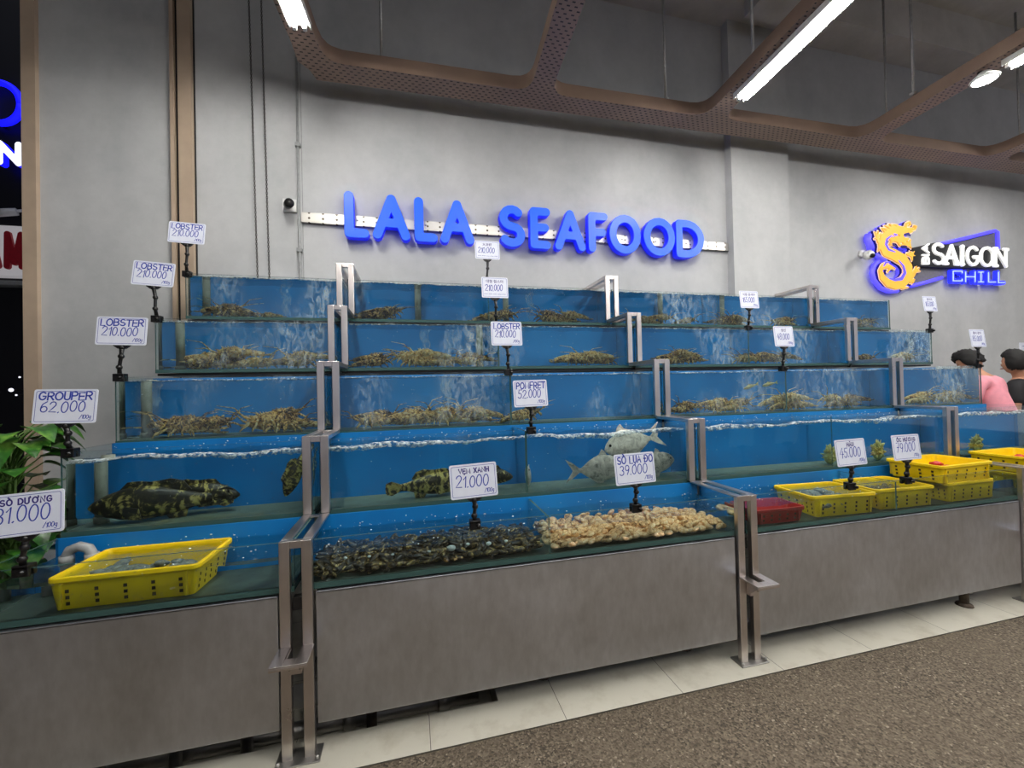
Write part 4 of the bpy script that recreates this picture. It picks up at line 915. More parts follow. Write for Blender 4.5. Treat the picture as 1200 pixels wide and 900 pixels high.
for k in range(300):
    x = mx0+(mx1-mx0)*((k*0.618034) % 1); y = my0+(my1-my0)*R.random(); z = B1+0.034+0.026*R.random()*(1-abs((y-my0)/(my1-my0)-.5))+0.004*math.sin(x*9)-(.016 if y < my0+.03 else 0)
    inst(mus, 'mussel', (x, y, z), (R.uniform(-.7, .7), R.uniform(-.6, .6), R.uniform(0, 6.28)), R.uniform(.7, 1.0), 'dark brown mussel in the heap under the VẸM XANH card', 'mussel', 'mussels heaped in the bottom tank')
pale = lump('pale_pebble', 0.016, 'white_bubble', 4, (1, .9, .7), .15)
for k, (x, y) in enumerate(((0.16, 1.915), (0.335, 1.92), (0.06, 1.90), (0.42, 1.93), (-.1, 1.92), (-.3, 1.95), (0.24, 1.95), (-.2, 1.93))):
    inst(pale, 'pale_shell', (x, y, B1+0.068), (0, 0, k), (1.25, .9, .6, .55, .5, .5, .6, .5)[k], 'small white shell lying on the dark mussels', 'shell', 'white shells among the mussels')
cx0, cx1 = 0.650, 1.60
heap_mesh(clm, cx0, cx1-.05, my0-.004, my1+.02, B1+0.020, 420, 'clam_bed', 'cream bed of clams filling the bottom of the tank under the heap')
for k in range(298):
    u = R.random(); x = cx0+(cx1+.04-cx0)*u; y = my0-.002+(my1+.018-my0)*R.random(); zz = (0.034 if y > my0+.03 else .018)+0.030*R.random()*min(1, (1.0-u)*4)*min(1, u*8+.3)
    if u > .86 and (y-my0)/(my1-my0) > 1.9-u: continue
    inst(clm, 'clam', (x, y, B1+zz), (R.uniform(-.7, .7), R.uniform(-.7, .7), R.uniform(0, 6.28)), R.uniform(.72, .98), 'cream clam in the heap under the SÒ LỤA ĐỎ card', 'clam', 'clams heaped in the bottom tank')

# ================================================================== lobsters
def lobster_mesh(seed):
    r = random.Random(seed); m = MB(); bend = r.uniform(-.35, .35)
    def ell(x, y, z, hy, hz, n=10): return [(x, y+hy*math.cos(2*PI*k/n), z+hz*math.sin(2*PI*k/n)) for k in range(n)]
    sec = [(.085, .004, .006, .036), (.078, .014, .014, .034), (.06, .021, .020, .034), (.03, .026, .025, .034), (0, .027, .026, .033), (-.02, .024, .023, .032)]
    rings = [ell(x, 0, z, hy, hz) for x, hy, hz, z in sec]
    for k in range(7):                                    # ringed tail
        f = k/6; a = bend*f; x = -.025-.105*f; y = .05*math.sin(a)*f; z = .030-.012*f*f; s = 1-.42*f
        rings.append(ell(x+.004, y, z, .0235*s, .0205*s)); rings.append(ell(x-.008, y, z, .0215*s, .018*s))
    rings = [[(x, y*1.35, .004+(z-.004)*1.22) for x, y, z in r_] for r_ in rings]
    m.rings(rings)
    tx, ty = -.135, .05*math.sin(bend)
    for q in (-2, -1, 0, 1, 2):                           # tail fan
        a = PI+q*.36; c, s_ = math.cos(a), math.sin(a); L = .045; w = .011
        P = [(tx, ty), (tx+c*L*.6-s_*w, ty+s_*L*.6+c*w), (tx+c*L, ty+s_*L), (tx+c*L*.6+s_*w, ty+s_*L*.6-c*w)]
        m.add([(x, y, .020-.02*(abs(q) > 1)*.3) for x, y in P]+[(x, y, .0165) for x, y in P], [(0,1,2,3), (7,6,5,4), (0,4,5,1), (1,5,6,2), (2,6,7,3), (3,7,4,0)], True)
    for s_ in (-1, 1):
        for k in range(4):                                # walking legs
            x0 = .055-k*.017; sw = (.05-.028*k)+r.uniform(-.012, .012)
            m.tube([(x0, s_*.018, .026), (x0+sw*.5, s_*.052, .040+r.uniform(-.008, .008)), (x0+sw, s_*.070, .018), (x0+sw*1.15, s_*.076, .004)], [.0075, .0065, .005, .002], 6)
        bx, by, bz = .08, s_*.011, .042                   # long whip antennae on thick bases
        dx, dy, dz = r.uniform(.10, .18), s_*r.uniform(.02, .08), r.uniform(.02, .09)
        m.tube([(bx, by, bz), (bx+.028, by+s_*.006, bz+.012), (bx+dx*.5, by+dy*.45, bz+dz*.8), (bx+dx, by+dy, bz+dz)], [.006, .0048, .0024, .0012], 5)
        m.tube([(bx, by*.4, bz), (bx+.05, by*.5+s_*.02, bz+.03)], [.0025, .001], 4)
        m.ball((.080, s_*.015, .056), .0055, 6, 4)
        m.tube([(.07, s_*.010, .048), (.092, s_*.013, .062)], [.004, .0008], 5)
    for _ in range(26):                                   # spines over the back
        x = r.uniform(-.02, .07); a = r.uniform(.35, PI-.35); y, z = .024*math.cos(a), .033+.024*math.sin(a)
        m.tube([(x, y*1.2, z*1.12), (x+.006, y*1.6, z*1.2+.010*math.sin(a))], [.0045, .0006], 4)
    return m.mesh('spiny_lobster', 'lobster_shell')
LOB = [lobster_mesh(k) for k in range(6)]
WH = {0: 'tank end section', 1: 'second section', 2: 'third section', 3: 'last section'}
def bounds(me, rot, scl):
    q = Matrix.Rotation(rot[2], 3, 'Z') @ Matrix.Rotation(rot[1], 3, 'Y') @ Matrix.Rotation(rot[0], 3, 'X'); co_ = np.array([q @ v.co for v in me.vertices])*scl
    return co_.min(0), co_.max(0)
def lobsters(i, s, spots, place, scale=1.0):
    g = 'lobsters, %s, %s, %s' % (ROWS[i], WH[s], place); n = len(spots)
    what = 'lobster in the heap' if n > 1 else 'single lobster'
    for k, (dx, dy, dz, rz) in enumerate(spots):
        me = LOB[R.randrange(6)]; rot = (R.uniform(-.1, .1), R.uniform(-.08, .08), rz); sc2 = scale*R.uniform(.94, 1.08); lo, hi = bounds(me, rot, sc2)
        y = min(max(GL[i]+.010+dy, GL[i]+.016-lo[1]), YBK[i]-.024-hi[1]); x = min(max(dx, SEC[s][0]+.016-lo[0]), SEC[s][1]-.016-hi[0]); z = ZB[i]+.0145-lo[2]+dz
        inst(me, 'spiny_lobster', (x, y, min(z, ZW[i]-.02-hi[2])), rot, sc2, '%s, %s, %s' % (what, ROWS[i], place), 'lobster', g if n > 1 else None)
# (row, section, X, heap size, scale, where)
HEAPS = [(5,0,-1.40,3,.95,'beside the grey pipe at the tank end'), (5,0,-.95,1,.6,'under the rising bubbles'), (5,1,-.30,3,.95,'just past the first upright'), (5,1,.70,2,1,'behind the Korean card'), (5,1,1.30,3,1,'right of the divider'),
 (5,2,2.17,3,.9,'just past the second upright'), (5,2,2.62,1,.9,'left of the divider'), (5,2,3.08,3,1,'beside the 165.000 card'), (5,2,3.72,2,.95,'before the third upright'), (5,3,4.78,3,.95,'in the violet glow at the end'),
 (4,0,-1.43,2,1,'beside the grey pipe at the tank end'), (4,0,-1.13,4,1.05,'in the middle of the tank end section'), (4,0,-.70,2,1.05,'with long feelers before the first upright'), (4,1,-.34,2,.9,'just past the first upright'), (4,1,.12,4,1.05,'behind the white splashes'), (4,1,.42,2,1,'left of the divider'), (4,1,1.36,3,1.05,'near the second upright'), (4,1,1.60,1,.9,'touching the second upright'),
 (4,2,2.27,4,1,'past the second upright'), (4,2,2.95,2,1,'just right of the divider'), (4,2,3.22,3,.95,'beside the 48.000 card'), (4,3,4.32,1,.9,'just past the third upright'), (4,3,4.86,2,1,'at the far tank end'),
 (3,0,-1.42,3,1.05,'beside the grey pipe at the tank end'), (3,0,-1.18,2,1,'in the middle of the tank end section'), (3,0,-.72,4,1.1,'before the first upright'), (3,1,-.30,2,1,'just past the first upright'), (3,1,.06,3,1,'in the first half of the second section'), (3,1,.34,3,1.05,'left of the divider'), (3,1,.74,2,.95,'below the POMFRET card'),
 (3,2,2.00,2,.9,'just past the second upright'), (3,2,2.40,3,.95,'below the small swimming fish'), (3,2,2.98,4,1.05,'at the divider'), (3,2,3.55,3,1.05,'before the third upright'), (3,3,4.40,2,1,'just past the third upright'), (3,3,4.80,3,1,'at the far tank end')]
for i, s, X, n, scl, where in HEAPS:
    sp = []; n2 = n if n == 1 else n+(n > 2)
    for k in range(n2):
        j = (k % 3)-1 if n > 2 else (k % 2)-.5
        sp.append((X+j*.10+R.uniform(-.03, .03), R.uniform(.07, .12) if k % 2 == 0 else R.uniform(.12, .18), (0.0, .030, .056)[0 if k < n2*.45 else 1 if k < n2*.8 else 2], R.choice([0, PI])+R.uniform(-.32, .32)))
    lobsters(i, s, sp, where, scl*1.08)

# ================================================================== fish
def fish_mesh(name, secs, fins, eye, mat, n=14, bend=0.0):
    m = MB(); by = lambda x: bend*x*x
    m.rings([[(x, by(x)+hy*math.cos(2*PI*k/n), zc+hz*math.sin(2*PI*k/n)) for k in range(n)] for x, zc, hy, hz in secs])
    for poly, y0 in fins: m.prism([(x, z) for x, z in poly], y0-.003, y0+.003); nv = len(poly)*2; m.v[-nv:] = [(x, y+by(x), z) for x, y, z in m.v[-nv:]]
    ex, ey, ez, er = eye
    for s_ in (-1, 1): m.ball((ex, by(ex)+s_*ey, ez), er, 8, 6, 1)
    return m.mesh(name, [mat, 'black_plastic'])
def sc_(l, k): return [tuple(v*k for v in t) for t in l]
gs = sc_([(0, -.01, .012, .014), (.05, -.005, .055, .06), (.13, .0, .085, .10), (.25, .008, .105, .14), (.40, .010, .11, .155), (.55, .008, .095, .135), (.70, .002, .065, .095), (.82, 0, .036, .058), (.90, 0, .020, .048), (.93, 0, .012, .046)], .42)
gf = [(sc_([(.22, .13), (.28, .20), (.36, .205), (.45, .195), (.52, .20), (.60, .215), (.70, .185), (.76, .10), (.70, .07), (.5, .12), (.3, .135)], .42), 0.0), (sc_([(.90, .045), (1.02, .095), (1.09, .07), (1.10, 0), (1.09, -.07), (1.02, -.095), (.90, -.045)], .42), 0.0),
      (sc_([(.56, -.11), (.62, -.19), (.72, -.17), (.74, -.07)], .42), 0.0), (sc_([(.26, -.04), (.33, -.12), (.42, -.13), (.40, -.03), (.30, .0)], .42), -.046), (sc_([(.26, -.04), (.33, -.12), (.42, -.13), (.40, -.03), (.30, .0)], .42), .046)]
grp = fish_mesh('grouper', gs, gf, (.045, .026, .022, .007), 'grouper_skin', 14, .25)
ps = sc_([(0, .0, .01, .02), (.04, .01, .04, .08), (.12, .015, .062, .15), (.25, .015, .075, .21), (.42, .01, .075, .235), (.58, .005, .06, .20), (.72, 0, .035, .115), (.82, 0, .018, .045), (.88, 0, .012, .032)], .36)
pf = [(sc_([(.30, .20), (.36, .30), (.42, .34), (.47, .25), (.66, .16), (.78, .07), (.70, .06), (.5, .2)], .36), 0.0), (sc_([(.38, -.20), (.43, -.30), (.49, -.33), (.52, -.24), (.66, -.15), (.78, -.06), (.66, -.06), (.5, -.18)], .36), 0.0),
      (sc_([(.85, .03), (.98, .13), (1.13, .21), (1.01, .04), (.985, 0), (1.01, -.04), (1.13, -.20), (.98, -.12), (.85, -.03)], .36), 0.0), (sc_([(.26, -.02), (.36, -.08), (.44, -.10), (.38, -.02), (.32, .02)], .36), -.027)]
pom = fish_mesh('pomfret', ps, pf, (.035, .018, .022, .009), 'pomfret_skin', 16, .12)
sm = fish_mesh('small_fish', sc_([(0, 0, .01, .01), (.08, 0, .05, .06), (.3, 0, .07, .10), (.6, 0, .05, .08), (.85, 0, .015, .03), (.9, 0, .01, .03)], .13), [(sc_([(.86, .02), (1.05, .10), (1.0, 0), (1.05, -.10), (.86, -.02)], .13), 0.0), (sc_([(.3, .09), (.4, .15), (.6, .1), (.6, .07)], .13), 0.0)], (.012, .006, .003, .002), 'small_fish_skin')
F2 = ZB[2]+0.014
def put(me, name, loc, rot, s, label, cat): inst(me, name, loc, rot, s, label, cat)
put(grp, 'grouper', (-1.485, 2.370, F2+.085), (0, math.radians(1), math.radians(3)), 1.26, 'long dark mottled grouper lying on the tank floor below the GROUPER card', 'fish')
put(grp, 'grouper', (-0.885, 2.475, F2+.080), (0, math.radians(-2), math.radians(176)), .96, 'smaller dark grouper lying head to tail with the long mottled one', 'fish')
put(grp, 'grouper', (-.655, 2.385, F2+.065), (0, math.radians(-66), math.radians(8)), .62, 'dark grouper standing nearly upright against the first stepped upright', 'fish')
put(grp, 'grouper', (.30, 2.40, F2+.07), (0, math.radians(1), math.radians(179)), .98, 'dark grouper resting on the floor behind the VẸM XANH card', 'fish')
put(grp, 'grouper', (.575, 2.43, F2+.07), (0, math.radians(-3), math.radians(170)), .78, 'dark mottled grouper nosing the divider beside the VẸM XANH card', 'fish')
put(pom, 'pomfret', (1.285, 2.39, F2+.085), (0, 0, math.radians(182)), .98, 'silver forked-tailed pomfret swimming low, tail towards the divider', 'fish')
put(pom, 'pomfret', (1.180, 2.44, F2+.19), (0, math.radians(-11), math.radians(-4)), 1.06, 'silver pomfret swimming high near the surface, tail raised', 'fish')
put(pom, 'pomfret', (1.665, 2.42, F2+.105), (0, math.radians(8), math.radians(176)), .80, 'olive-tinged pomfret nosing the end pane beside the second upright', 'fish')
put(pom, 'pomfret', (.655, 2.41, F2+.10), (0, math.radians(30), math.radians(70)), .66, 'pale pomfret nosing towards the glass just past the divider', 'fish')
put(sm, 'small_fish', (2.52, 2.72, 1.455), (0, math.radians(-14), 0.1), 1.15, 'small yellowish fish swimming in the middle row, the lower of two', 'fish')
put(sm, 'small_fish', (2.71, 2.74, 1.475), (0, math.radians(-10), 0.05), 1.15, 'small yellowish fish swimming in the middle row, nearer the divider', 'fish')
def coral(seed):
    r = random.Random(seed); m = MB(); m.ball((0, 0, .05), (.045, .04, .05), 12, 8)
    for _ in range(64):
        a = r.random()*2*PI; e = r.uniform(-.5, 1.5); d = Vector((math.cos(a)*math.cos(e), math.sin(a)*math.cos(e)*.85, math.sin(e)))
        p = Vector((0, 0, .05))+Vector((d.x*.036, d.y*.036, d.z*.042)); q = p+d*r.uniform(.02, .042)+Vector((r.uniform(-.01, .01), r.uniform(-.01, .01), r.uniform(0, .014)))
        if q.z < .003: q.z = .003
        m.tube([p, (p+q)/2+Vector((0, 0, .004)), q], [.010, .008, .002], 5)
    return m.mesh('coral_clump', 'coral_pale')
cs = [coral(1), coral(2)]
for k, (x, lb, s_) in enumerate(((2.91, 'pale yellow frilled clump on the tank floor left of the 45.000 card', 1.05), (3.36, 'pale yellow frilled clump on the tank floor between the 45.000 and 79.000 cards', 1.1), (4.40, 'pale yellow frilled clump on the tank floor past the third upright', 1.05))):
    inst(cs[k % 2], 'coral_clump', (x, 2.37, F2), (0, 0, k*1.3), s_, lb, 'coral')

# ---- bent grey pipe in the tank end
xp, zp = at(47, 640, 2.13); m = MB(); xs_ = -1.455
m.tube([(xs_, 2.17, B1), (xs_, 2.17, .825), (xs_+.012, 2.17, .85), (xs_+.045, 2.17, .862), (xs_+.078, 2.17, .85), (xs_+.09, 2.17, .825), (xs_+.09, 2.17, B1)], .020, 12)
for xx in (xs_, xs_+.09): m.tube([(xx, 2.17, .79), (xx, 2.17, .828)], .025, 12)
tag(m.build('drain_pipe', 'grey_pvc', None, (xs_, 2.17, B1)), 'grey bent plastic pipe behind the SÒ DƯƠNG card', 'pipe')
m = MB(); m.tube([(-2.1, 2.14, -.085), (.3, 2.14, -.085)], .034, 14); m.tube([(-.35, 2.14, -.085), (-.30, 2.14, -.085)], .042, 14); m.tube([(.1, 2.14, -.085), (.15, 2.14, -.085)], .042, 14)
tag(m.build('waste_pipe', 'galvanised', None, (-.9, 2.14, -.12)), 'steel waste pipe lying in the drain slot under the tanks', 'pipe')

# ================================================================== plant, street outside the doorway
px_, py_ = -2.02, 2.66
t = thing('potted_plant', 'leafy green potted plant between the tank end and the doorway', 'plant', (px_, py_, 0.006))
m = MB(); m.lathe([(.001, 0), (.13, 0), (.15, .02), (.19, .40), (.205, .41), (.205, .45), (.18, .45), (.17, .40), (.001, .40)], (px_, py_, .006), 28); m.build('pot', 'pot_brown', t)
m = MB(); m.lathe([(.168, .38), (.168, .41), (.001, .42)], (px_, py_, .006), 20); m.build('soil', 'soil', t)
lf = MB(); stm = MB()
def leaf(base, d, L, W, droop):
    d = Vector(d).normalized(); side = d.cross(Vector((0, 0, 1))).normalized(); up = side.cross(d).normalized(); rows = []
    for f, wf in ((0, .05), (.06, .70), (.22, 1.0), (.42, .98), (.64, .76), (.84, .40), (1.0, .0)):
        c = Vector(base)+d*L*f-Vector((0, 0, 1))*droop*L*f*f+up*.03*L*math.sin(f*PI); w = W*wf
        rows.append([c-side*w+up*w*.24, c-side*w*.5+up*w*.08, c, c+side*w*.5+up*w*.08, c+side*w+up*w*.24])
    b = [p for r_ in rows for p in r_]; n = len(rows)
    lf.add(b+[p-up*.0015 for p in b], [(r*5+k, r*5+k+1, r*5+k+6, r*5+k+5) for r in range(n-1) for k in range(4)]+[(n*5+r*5+k+5, n*5+r*5+k+6, n*5+r*5+k+1, n*5+r*5+k) for r in range(n-1) for k in range(4)], True)
rp = random.Random(3)
for k in range(135):
    z = .55+.84*(k/135)**.9; a = rp.random()*2*PI; rad = (.06+.14*math.sin(min(1, (z-.35)/.9)*PI*.8))*rp.uniform(.7, 1.25)
    c = Vector((px_+.02*math.cos(a*3), py_, max(.45, z-.16))); b = Vector((px_+rad*math.cos(a), py_+rad*math.sin(a)*.9, z))
    stm.tube([c, (c+b)/2+Vector((0, 0, .03)), b], [.005, .004, .003], 5)
    leaf(b, (math.cos(a), math.sin(a), rp.uniform(-.25, .55)), rp.uniform(.11, .155), rp.uniform(.048, .070), rp.uniform(.35, .9))
for k in range(8): a = k*.8; stm.tube([(px_+.05*math.cos(a), py_+.05*math.sin(a), .42), (px_+.02*math.cos(a*3), py_, .8), (px_+.03*math.cos(a), py_+.02*math.sin(a), 1.32)], [.010, .007, .004], 6)
lf.build('foliage', 'leaf_green', t); stm.build('stems', 'stem_green', t)

YO = 6.42
t = thing('shop_letter', 'white glowing letter N on the dark shopfront outside', 'sign letter', (at(12, 183, YO)[0], 6.6, at(12, 183, YO)[1]))
xa, za = at(-5, 194, YO); xb, zb2 = at(26, 197, YO); _, zt = at(12, 170, YO)
wall_plate('letter', big_letter('N', xa, xb, zb2+.02, zt+.05, .036), 0, YO, .08, ['outdoor_white', 'outdoor_blue'], t, .012)
m = MB(); m.tube([((xa+xb)/2, YO+.08, (zb2+zt)/2), ((xa+xb)/2, 6.597, (zb2+zt)/2)], .02, 8); m.build('mounting_pin', 'dark_steel', t)
cx, cz = at(-10, 114, YO); t = thing('neon_ring', 'blue neon curve glowing on the dark shopfront above the letter', 'neon', (cx, 6.6, cz))
m = MB(); m.tube([(cx+.22*math.cos(a), YO+.1, cz+.26*math.sin(a)) for a in [2*PI*k/28 for k in range(29)]], .040, 8); m.build('neon_tube', 'outdoor_blue', t)
m = MB(); m.tube([(cx, YO+.1, cz-.26), (cx, 6.597, cz-.26)], .02, 8); m.build('bracket', 'dark_steel', t)
x0, z0 = at(-90, 319, YO); x1, z1 = at(60, 266, YO)
t = thing('shop_board', 'white signboard with a big red letter M outside the doorway', 'sign', ((x0+x1)/2, 6.6, z0))
m = MB(); m.bbox(x0, x1, YO+.03, 6.598, z0, z1, .01); m.build('panel', 'outdoor_panel', t)
xa, zz0 = at(4, 315, YO); xb, _ = at(29, 315, YO); _, zz1 = at(16, 271, YO)
wall_plate('letter', big_letter('M', xa, xb, zz0, zz1, .032), 0, YO, .028, ['red_ink'], t, .012)
xc_, _ = at(-28, 315, YO); xd, _ = at(0.5, 315, YO); wall_plate('letter', big_letter('A', xc_, xd, zz0, zz1, .042), 0, YO, .028, ['red_ink'], t, .012)
m = MB(); m.bbox(x0, x1, YO+.02, 6.59, z0-.12, z0-.06, .01); m.build('lower_rail', 'grey_pvc', t)
x, z = at(14, 246, YO); t = thing('security_camera', 'white bullet camera outside above the red letter M', 'camera', (x, 6.6, z))
m = MB(); m.tube([(x-.14, YO-.05, z-.07), (x+.05, YO+.0, z-.02)], [.05, .045], 14); m.build('housing', 'white_plastic', t)
m = MB(); m.tube([(x+.03, YO+.01, z-.01), (x+.06, YO+.08, z+.03), (x+.06, 6.597, z+.03)], .018, 8); m.build('bracket', 'white_plastic', t)
for u, v in ((13, 457), (19, 463), (23, 442)):
    x, z = at(u, v, YO); t = thing('street_lamp', 'tiny distant white light beyond the doorway, %s' % {457: 'the brightest', 463: 'just below the brightest', 442: 'just above the brightest'}[v], 'lamp', (x, 6.6, z))
    m = MB(); m.ball((x, YO, z), .022 if v == 457 else .010, 10, 7); m.build('bulb', 'outdoor_white', t)
    m = MB(); m.tube([(x, YO+.01, z), (x, 6.597, z)], .008, 6); m.build('bracket', 'dark_steel', t)

# ================================================================== people at the far end
def applied(mesh, mods):
    o = bpy.data.objects.new('tmp', mesh); COL.objects.link(o)
    for typ, kw in mods:
        md = o.modifiers.new(typ, typ)
        for k, v in kw.items(): setattr(md, k, v)
    dg = bpy.context.evaluated_depsgraph_get(); dg.update()
    me = bpy.data.meshes.new_from_object(o.evaluated_get(dg), depsgraph=dg); bpy.data.objects.remove(o); return me
def skin(J, E, sub=2):
    names = list(J); me = bpy.data.meshes.new('sk'); me.from_pydata([J[n][0] for n in names], [(names.index(a), names.index(b)) for a, b in E], [])
    ob = bpy.data.objects.new('tmp', me); COL.objects.link(ob); md = ob.modifiers.new('s', 'SKIN'); md.use_smooth_shade = True
    for k, n in enumerate(names): q = me.skin_vertices[0].data[k]; r = J[n][1]; q.radius = (r, r) if isinstance(r, float) else r; q.use_root = (k == 0)
    s2 = ob.modifiers.new('ss', 'SUBSURF'); s2.levels = s2.render_levels = sub
    dg = bpy.context.evaluated_depsgraph_get(); dg.update(); out = bpy.data.meshes.new_from_object(ob.evaluated_get(dg), depsgraph=dg); bpy.data.objects.remove(ob); return out
def head_bm(center, face, up):
    """a head with brow, nose, lips, chin and ears; face and up are directions"""
    f = Vector(face).normalized(); s = f.cross(Vector(up)).normalized(); u = s.cross(f); bm = bmesh.new(); bmesh.ops.create_uvsphere(bm, u_segments=32, v_segments=24, radius=1)
    for v in bm.verts:
        x, y, z = v.co; w = .074*(1-.22*max(0, -z)**1.5); yy = y*(.094 if y < 0 else .088); zz = z*.118
        if y > 0:
            g = lambda a, b, c, d: math.exp(-((x-a)/c)**2-((z-b)/d)**2)
            yy += .024*g(0, -.12, .16, .17)+.010*g(0, -.45, .30, .10)+.012*g(0, -.82, .34, .16)+.006*g(0, .22, .6, .10)-.010*(g(-.42, .06, .17, .10)+g(.42, .06, .17, .10))
        if z < -.2 and y < 0: yy *= 1-.3*(-z-.2)
        v.co = Vector(center)+s*(x*w)+f*yy+u*zz
    for sg in (-1, 1):
        q = bmesh.ops.create_uvsphere(bm, u_segments=10, v_segments=8, radius=1)['verts']
        for v in q: v.co = Vector(center)+s*(sg*.074+v.co.x*.010)+f*(-.008+v.co.y*.018)+u*(-.006+v.co.z*.032)
    return bm, s, f, u
def person(label, hips, chest, neck, headc, face, headup, armL, armR, legs, shirt, fwd, hair_back):
    t = thing('person', label, 'person', (hips[0], hips[1], 0.006)); V = Vector; fw = V(fwd).normalized(); sd = fw.cross(V((0, 0, 1))).normalized()   # sd: the person's right
    hips, chest, neck, headc = V(hips), V(chest), V(neck), V(headc); mid = (hips+chest)/2
    J = {'hips': (hips, (.125, .11)), 'waist': (mid, (.115, .098)), 'chest': (chest, (.135, .11)), 'coll': (chest+(neck-chest)*.62, (.085, .075)), 'neck': (neck, .052), 'head': (headc, .06)}; E = [('hips', 'waist'), ('waist', 'chest'), ('chest', 'coll'), ('coll', 'neck'), ('neck', 'head')]
    for nm, sg, arm in (('R', 1, armR), ('L', -1, armL)):
        sh, el, wr, hd = [V(p) for p in arm]
        J['sh'+nm] = (sh, .060); J['el'+nm] = (el, .042); J['wr'+nm] = (wr, .029); J['pa'+nm] = (wr+(hd-wr)*.55, (.036, .022)); E += [('coll', 'sh'+nm), ('sh'+nm, 'el'+nm), ('el'+nm, 'wr'+nm), ('wr'+nm, 'pa'+nm)]
        dirn = (hd-wr).normalized(); ac = fw if abs(dirn.dot(fw)) < .8 else V((0, 0, 1)); ac = (ac-dirn*ac.dot(dirn)).normalized(); pal = dirn.cross(ac)
        for q, (o_, ln) in enumerate(((-.027, .070), (-.009, .082), (.009, .078), (.026, .060))):
            b = wr+dirn*.085+ac*o_; c1 = b+dirn*ln*.5+pal*sg*.006; c2 = b+dirn*ln*.92+pal*sg*.022
            for kk, (p, r) in enumerate(((b, .0105), (c1, .0092), (c2, .0078))): J['f%s%d%d' % (nm, q, kk)] = (p, r)
            E += [('pa'+nm, 'f%s%d0' % (nm, q)), ('f%s%d0' % (nm, q), 'f%s%d1' % (nm, q)), ('f%s%d1' % (nm, q), 'f%s%d2' % (nm, q))]
        b = wr+dirn*.035-ac*.034; c1 = b+dirn*.030-ac*.018; c2 = c1+dirn*.028-ac*.004
        for kk, (p, r) in enumerate(((b, .012), (c1, .0105), (c2, .009))): J['t%s%d' % (nm, kk)] = (p, r)
        E += [('wr'+nm, 't%s0' % nm), ('t%s0' % nm, 't%s1' % nm), ('t%s1' % nm, 't%s2' % nm)]
    for nm, leg in (('R', legs[0]), ('L', legs[1])):
        hp, kn, an, to = [V(p) for p in leg]; J['hp'+nm] = (hp, .088); J['kn'+nm] = (kn, .056); J['an'+nm] = (an, .040); J['to'+nm] = (to, (.042, .026)); E += [('hips', 'hp'+nm), ('hp'+nm, 'kn'+nm), ('kn'+nm, 'an'+nm), ('an'+nm, 'to'+nm)]
    sk = skin(J, E); hb, s, f, u = head_bm(headc, face, headup); bm = bmesh.new(); bm.from_mesh(sk)
    hm = bpy.data.meshes.new('h'); hb.to_mesh(hm); hb.free(); bm.from_mesh(hm); jm = bpy.data.meshes.new('j'); bm.to_mesh(jm); bm.free()
    me = applied(jm, [('REMESH', dict(mode='VOXEL', voxel_size=.0065, use_smooth_shade=True)), ('SMOOTH', dict(iterations=2))]); me.name = 'body'; me.materials.clear(); me.materials.append(M['skin'])
    for p in me.polygons: p.use_smooth = True
    def hang(me, name, mat):
        me.transform(Matrix.Translation(-t.location)); me.name = name; me.materials.clear(); me.materials.append(M[mat]); o = bpy.data.objects.new(name, me); COL.objects.link(o); o.parent = t
        for p in me.polygons: p.use_smooth = True
        return o
    hang(me, 'body', 'skin')
    # shirt: torso and half sleeves, a finger wider than the body
    S = {'hem': (hips+V((0, 0, -.04)), (.152, .138)), 'waist': (mid, (.146, .128)), 'chest': (chest, (.158, .130)), 'coll': (chest+(neck-chest)*.60, (.100, .088))}; SE = [('hem', 'waist'), ('waist', 'chest'), ('chest', 'coll')]
    for nm, arm in (('R', armR), ('L', armL)):
        sh, el = V(arm[0]), V(arm[1]); S['sh'+nm] = (sh, .080); S['sl'+nm] = (sh+(el-sh)*.45, .072); S['cu'+nm] = (sh+(el-sh)*.72, .070); SE += [('coll', 'sh'+nm), ('sh'+nm, 'sl'+nm), ('sl'+nm, 'cu'+nm)]
    hang(skin(S, SE), 'shirt', shirt)
    P = {'belt': (hips+V((0, 0, .03)), (.134, .12)), 'seat': (hips+V((0, 0, -.05)), (.138, .124))}; PE = [('belt', 'seat')]
    for nm, leg in (('R', legs[0]), ('L', legs[1])):
        hp, kn, an, to = [V(p) for p in leg]; P['hp'+nm] = (hp, .102); P['kn'+nm] = (kn, .074); P['an'+nm] = (an+V((0, 0, .02)), .062); PE += [('seat', 'hp'+nm), ('hp'+nm, 'kn'+nm), ('kn'+nm, 'an'+nm)]
    hang(skin(P, PE), 'trousers', 'trousers_dark')
    for leg in legs:
        an, to = V(leg[2]), V(leg[3]); q = skin({'heel': (an+(an-to)*.25+V((0, 0, -.022)), (.046, .036)), 'mid': ((an+to)/2+V((0, 0, -.02)), (.048, .036)), 'toe': (to+(to-an)*.30+V((0, 0, .004)), (.044, .030))}, [('heel', 'mid'), ('mid', 'toe')])
        for v in q.vertices: v.co.z = max(v.co.z, .007)
        hang(q, 'shoe', 'shoe_black')
    # hair: a cap over crown and back of the head
    bm = bmesh.new(); bmesh.ops.create_uvsphere(bm, u_segments=32, v_segments=24, radius=1); rr = random.Random(5)
    for v in bm.verts:
        x, y, z = v.co; k = 1+.05*math.sin(x*23+z*9)+.04*math.sin(y*31)+rr.uniform(-.02, .02); front = max(0, y)
        v.co = headc+s*(x*.082*k)+f*(y*(.104 if y < 0 else .090)*k-.012)+u*(z*.122*k+.018+front*.03)
    dead = [v for v in bm.verts if ((v.co-headc).dot(f) > .030 and (v.co-headc).dot(u) < .062) or (v.co-headc).dot(u) < hair_back]
    bmesh.ops.delete(bm, geom=dead, context='VERTS'); hm = bpy.data.meshes.new('hair'); bm.to_mesh(hm); bm.free()
    hang(applied(hm, [('SOLIDIFY', dict(thickness=.014, offset=0))]), 'hair', 'hair_black')
